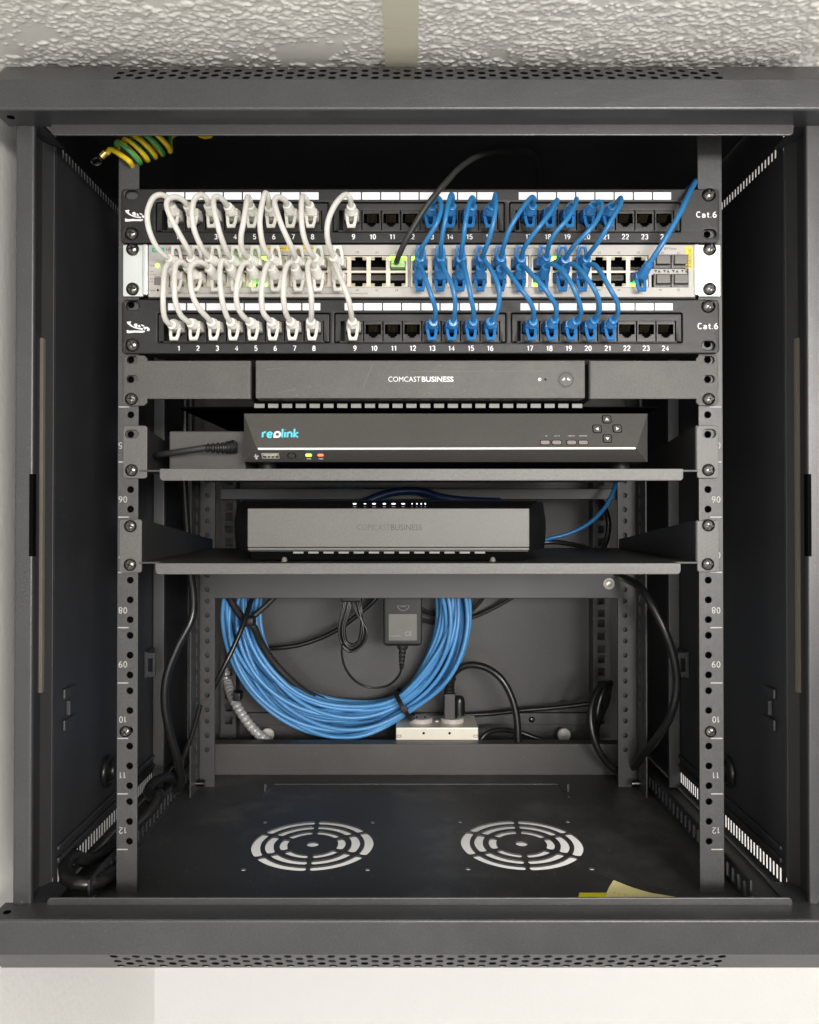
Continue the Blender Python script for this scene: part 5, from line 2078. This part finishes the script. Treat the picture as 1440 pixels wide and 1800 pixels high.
# ---- cream socket box with a plug
YB = 312
b0, b1 = W(696, 1306, YB), W(841, 1279, YB)
bx = thing('socket_box', 'cream metal socket box with two round outlets on top, behind the low crossbar', 'socket box', ((b0.x + b1.x) / 2, YB + 30, b0.z - 20))
p = Part().box(b0.x, b1.x, YB, YB + 58, b0.z - 22, b1.z, 1.2)
case = p.build('case', M['cream'], bx)
for px in (745, 790.5):
    q = W(px, 1289, YB)
    Part().cyl((q.x, YB + .3, q.z), (q.x, YB - .08, q.z), 1.5, seg=14).build('screw_hole', M['hole'], case)
for px, s in ((697, 1), (841, -1)):
    q = W(px, 1294, YB)
    p = Part()
    plate(p, [rrect(min(q.x, q.x + 6 * s), max(q.x, q.x + 6 * s), q.z - 1.6, q.z + 1.6, 1.4), rrect(min(q.x + .6 * s, q.x + 5.3 * s), max(q.x + .6 * s, q.x + 5.3 * s), q.z - .9, q.z + .9, .8)], YB - .05, .06)
    p.build('knockout_mark', M['sfp'], case)
zt = b1.z
for px in (740, 795):
    q = W(px, 1272, YB + 30)
    p = Part()
    p.rings([Vector((q.x, YB + 28, zt + .1)), Vector((q.x, YB + 28, zt + 4.6)), Vector((q.x, YB + 28, zt + 5.4)), Vector((q.x, YB + 28, zt + 5.5))], [14.2, 14.0, 13.2, .2], 40)
    ou = p.build('outlet', M['outlet'], bx)
    p = Part()
    for dx in (-5, 5):
        p.box(q.x + dx - .9, q.x + dx + .9, YB + 23, YB + 31, zt + 5.3, zt + 5.6)
    p.build('outlet_slots', M['hole'], ou)
q = W(768, 1270, YB + 28)
p = Part()
p.rings([Vector((q.x, YB + 28, zt + .1)), Vector((q.x, YB + 28, zt + 1.6)), Vector((q.x, YB + 28, zt + 2.1))], [3.2, 2.6, .2], 16)
p.build('screw', M['usb'], case)
pc = thing('power_cable', 'black cord and plug standing in the right outlet of the cream socket box', 'cable', (W(795, 1262, YB + 28)))
qa, qb = W(781, 1262, YB + 18), W(800, 1219, YB + 18)
p = Part()
p.box(qa.x, qb.x, YB + 14, YB + 38, zt + 5.6, qb.z, 1.5)
body = p.build('plug_body', M['brick'], pc)
q = W(807, 1245, YB + 40)
p = Part()
p.rings([Vector((q.x, YB + 38, zt + 5.6)), Vector((q.x, YB + 38, zt + 22)), Vector((q.x, YB + 38, zt + 27)), Vector((q.x, YB + 38, zt + 29)), Vector((q.x, YB + 38, zt + 29.4))], [7.4, 7.2, 6.0, 3.5, .2], 20)
p.build('plug_back', M['black_cord'], pc)
trc = [(791, 1222, YB + 24), (790, 1205, YB + 22), (795, 1188, YB + 18), (808, 1175, YB + 12), (828, 1168.5, YB + 8), (855, 1174, YB + 4), (880, 1192, YB), (898, 1222, YB - 2), (908, 1258, YB - 4), (911, 1300, YB - 6), (911, 1320, YB - 6)]
pts = [W(*v) for v in trc]
Part().tube(pts, 4.2, 14, 8).build('cord', M['black_cord'], pc)
p = Part()
s = smooth(pts[:3], 12)
p.rings(s, [6.2 - 1.4 * i / len(s) + (.7 if i % 5 < 3 else -.9) for i in range(len(s))], 14)
p.build('strain_relief', M['adapter'], pc)

# ---- ribbed metal conduit
trc = [(393, 1172, 372), (399, 1195, 368), (404, 1214, 352), (414, 1236, 335), (430, 1262, 326), (448, 1284, 324), (470, 1303, 328), (488, 1318, 335)]
s = smooth([W(*v) for v in trc], 16)
cd = thing('metal_conduit', 'ribbed galvanised conduit slanting along the lower left of the blue coil', 'conduit', tuple(s[-1]))
# even out the rib spacing along the length
L = [0.0]
for a, b in zip(s, s[1:]):
    L.append(L[-1] + (b - a).length)
pts, rad, d, j = [], [], 0.0, 0
while d < L[-1]:
    while L[j + 1] < d:
        j += 1
    f = (d - L[j]) / (L[j + 1] - L[j])
    pts.append(s[j].lerp(s[j + 1], f))
    rad.append(5.0 + 1.0 * abs(math.sin(d * math.pi / 6.2)) ** .7)
    d += .55
p = Part().rings(pts, rad, 18)
p.build('ribbed_sleeve', M['steel'], cd)
tie = Part()
q = W(420, 1222, 328)
tie.box(q.x - 5, q.x + 4, 316, 334, q.z - 5, q.z + 5, 1.5)
props(tie.build('cable_tie', M['adapter'], None), 'small black clip holding the ribbed conduit to the left of the blue coil', 'cable tie')

# ---- earth wire at the top left
ew = thing('earth_wire', 'coiled yellow and green earth wire hanging under the roof at the top left', 'wire', tuple(W(235, 290, -6)))
A, B = W(212, 274, -4), W(284, 246, 4)
ax = (B - A)
n = 5.2
axn = ax.normalized()
up = Vector((0, 0, 1)) - axn * axn.z
up.normalize()
sd = axn.cross(up)
pts = [W(178, 275, -6), W(188, 269, -5), W(197, 263, -4)]
for i in range(int(n * 16)):
    th = 2 * math.pi * i / 16
    f = i / (n * 16)
    tilt = .35
    pts.append(A + ax * (f * .98 + .02) + up * (9.6 * math.cos(th + 2.4)) * 1.05 + sd * (9.0 * math.sin(th + 2.4)) + axn * (-tilt * 9 * math.cos(th + 2.4)))
pts += [B + Vector((6, 4, 4)), B + Vector((14, 10, 12))]


def twotone(i, k, n_, seg):
    return 1 if ((k + 7 + i * .06) % seg) < seg * .36 else 0


p = Part().tube(pts, 2.15, 14, 4, True, False, twotone)
p.build('insulated_wire', [M['gnd_yellow'], M['gnd_green']], ew)
p = Part()
a, b = W(178, 276, -6), W(186, 268, -6)
p.cyl(a, b, 2.5, 2.6, 16)
p.build('crimp', M['brass'], ew)
c = W(170, 283, -6)
p = Part()
ring = [c + Vector((3.6 * math.cos(t) * 1.0, 1.5 * math.sin(t), 3.6 * math.sin(t))) for t in (2 * math.pi * i / 24 for i in range(24))]
p.rings(ring, [1.1] * 24, 8, False, True)
p.build('ring_terminal', M['screw'], ew)
p = Part()
c = W(361, 237, 12)
plate(p, [[(c.x - 7, c.z + 7), (c.x + 7, c.z + 7), (c.x + 7, c.z), (c.x + 5, c.z - 2.6), (c.x, c.z - 3.6), (c.x - 5, c.z - 2.2), (c.x - 7, c.z)]], 12, .3, .1)
tag = p.build('warning_tag', M['gnd_yellow'], None)
props(tag, 'small yellow tag peeking from under the top edge right of the earth wire', 'tag')
p = Part()
for dx in (-3, 0, 3):
    p.box(c.x + dx - .25, c.x + dx + .25, 11.6, 11.69, c.z - 1.2, c.z + 1.4)
p.build('tag_marks', M['ink'], tag)

# ---- sticky notes on the cabinet floor behind the front lip
def curled_note(name, label, x0, x1, y0, fn, m):
    p = Part()
    nu, nv = 24, 14
    vs, fs = [], []
    for i in range(nu + 1):
        for j in range(nv + 1):
            vs.append(fn(i / nu, j / nv))
    for i in range(nu):
        for j in range(nv):
            a = i * (nv + 1) + j
            fs.append((a, a + 1, a + nv + 2, a + nv + 1))
    p.poly(vs, fs)
    o = p.build(name, M[m], None)
    return props(o, label, 'paper note')


PN = [W(1062, 1590, -20), W(1078, 1546, 6), W(1215, 1579, -14)]


def note_top(u, v):
    # u along the top edge from the raised corner to the right, v down toward the lip
    top = W(1079 + 136 * u, 1547 + 31.5 * (1 - (1 - u) ** 1.9), 10 - 22 * u)
    bot = W(1058 + 150 * u, 1606, -28)
    q = top.lerp(bot, v)
    q.y += 5 * math.sin(v * math.pi) * (1 - u)
    q.z = max(q.z, Z_FLOOR + .5)
    return q


def note_under(u, v):
    top = W(1019 + 90 * u, 1569 + 6.5 * u, 0)
    bot = W(1014 + 90 * u, 1606, -14)
    q = top.lerp(bot, v)
    q.z = max(q.z, Z_FLOOR + .3)
    return q


o = curled_note('sticky_note', 'pale yellow paper note with curled corner on the cabinet floor at the right', 0, 0, 0, note_top, 'paper')
p = Part()
rng = random.Random(9)
for (a, b) in ((1090, 1572), (1096, 1573), (1107, 1573), (1121, 1574), (1128, 1575), (1134, 1573)):
    c = W(a, b, 4)
    u = max(0, (a - 1079) / 136)
    q0 = note_top(u, .42) + Vector((0, -.45, 0))
    pts = [q0 + Vector((rng.uniform(-1, 1) + i * .7, -.1, rng.uniform(-1.2, 1.2))) for i in range(4)]
    p.tube(pts, .16, 6, 4)
p.build('handwriting', M['pencil'], o)
curled_note('sticky_note', 'bright yellow paper edge lying under the pale curled note', 0, 0, 0, note_under, 'paper_bright')

# ------------------------------------------------------------------ tidy up the bookkeeping
for ob in scene.objects:
    if '_o' in ob:
        del ob['_o']
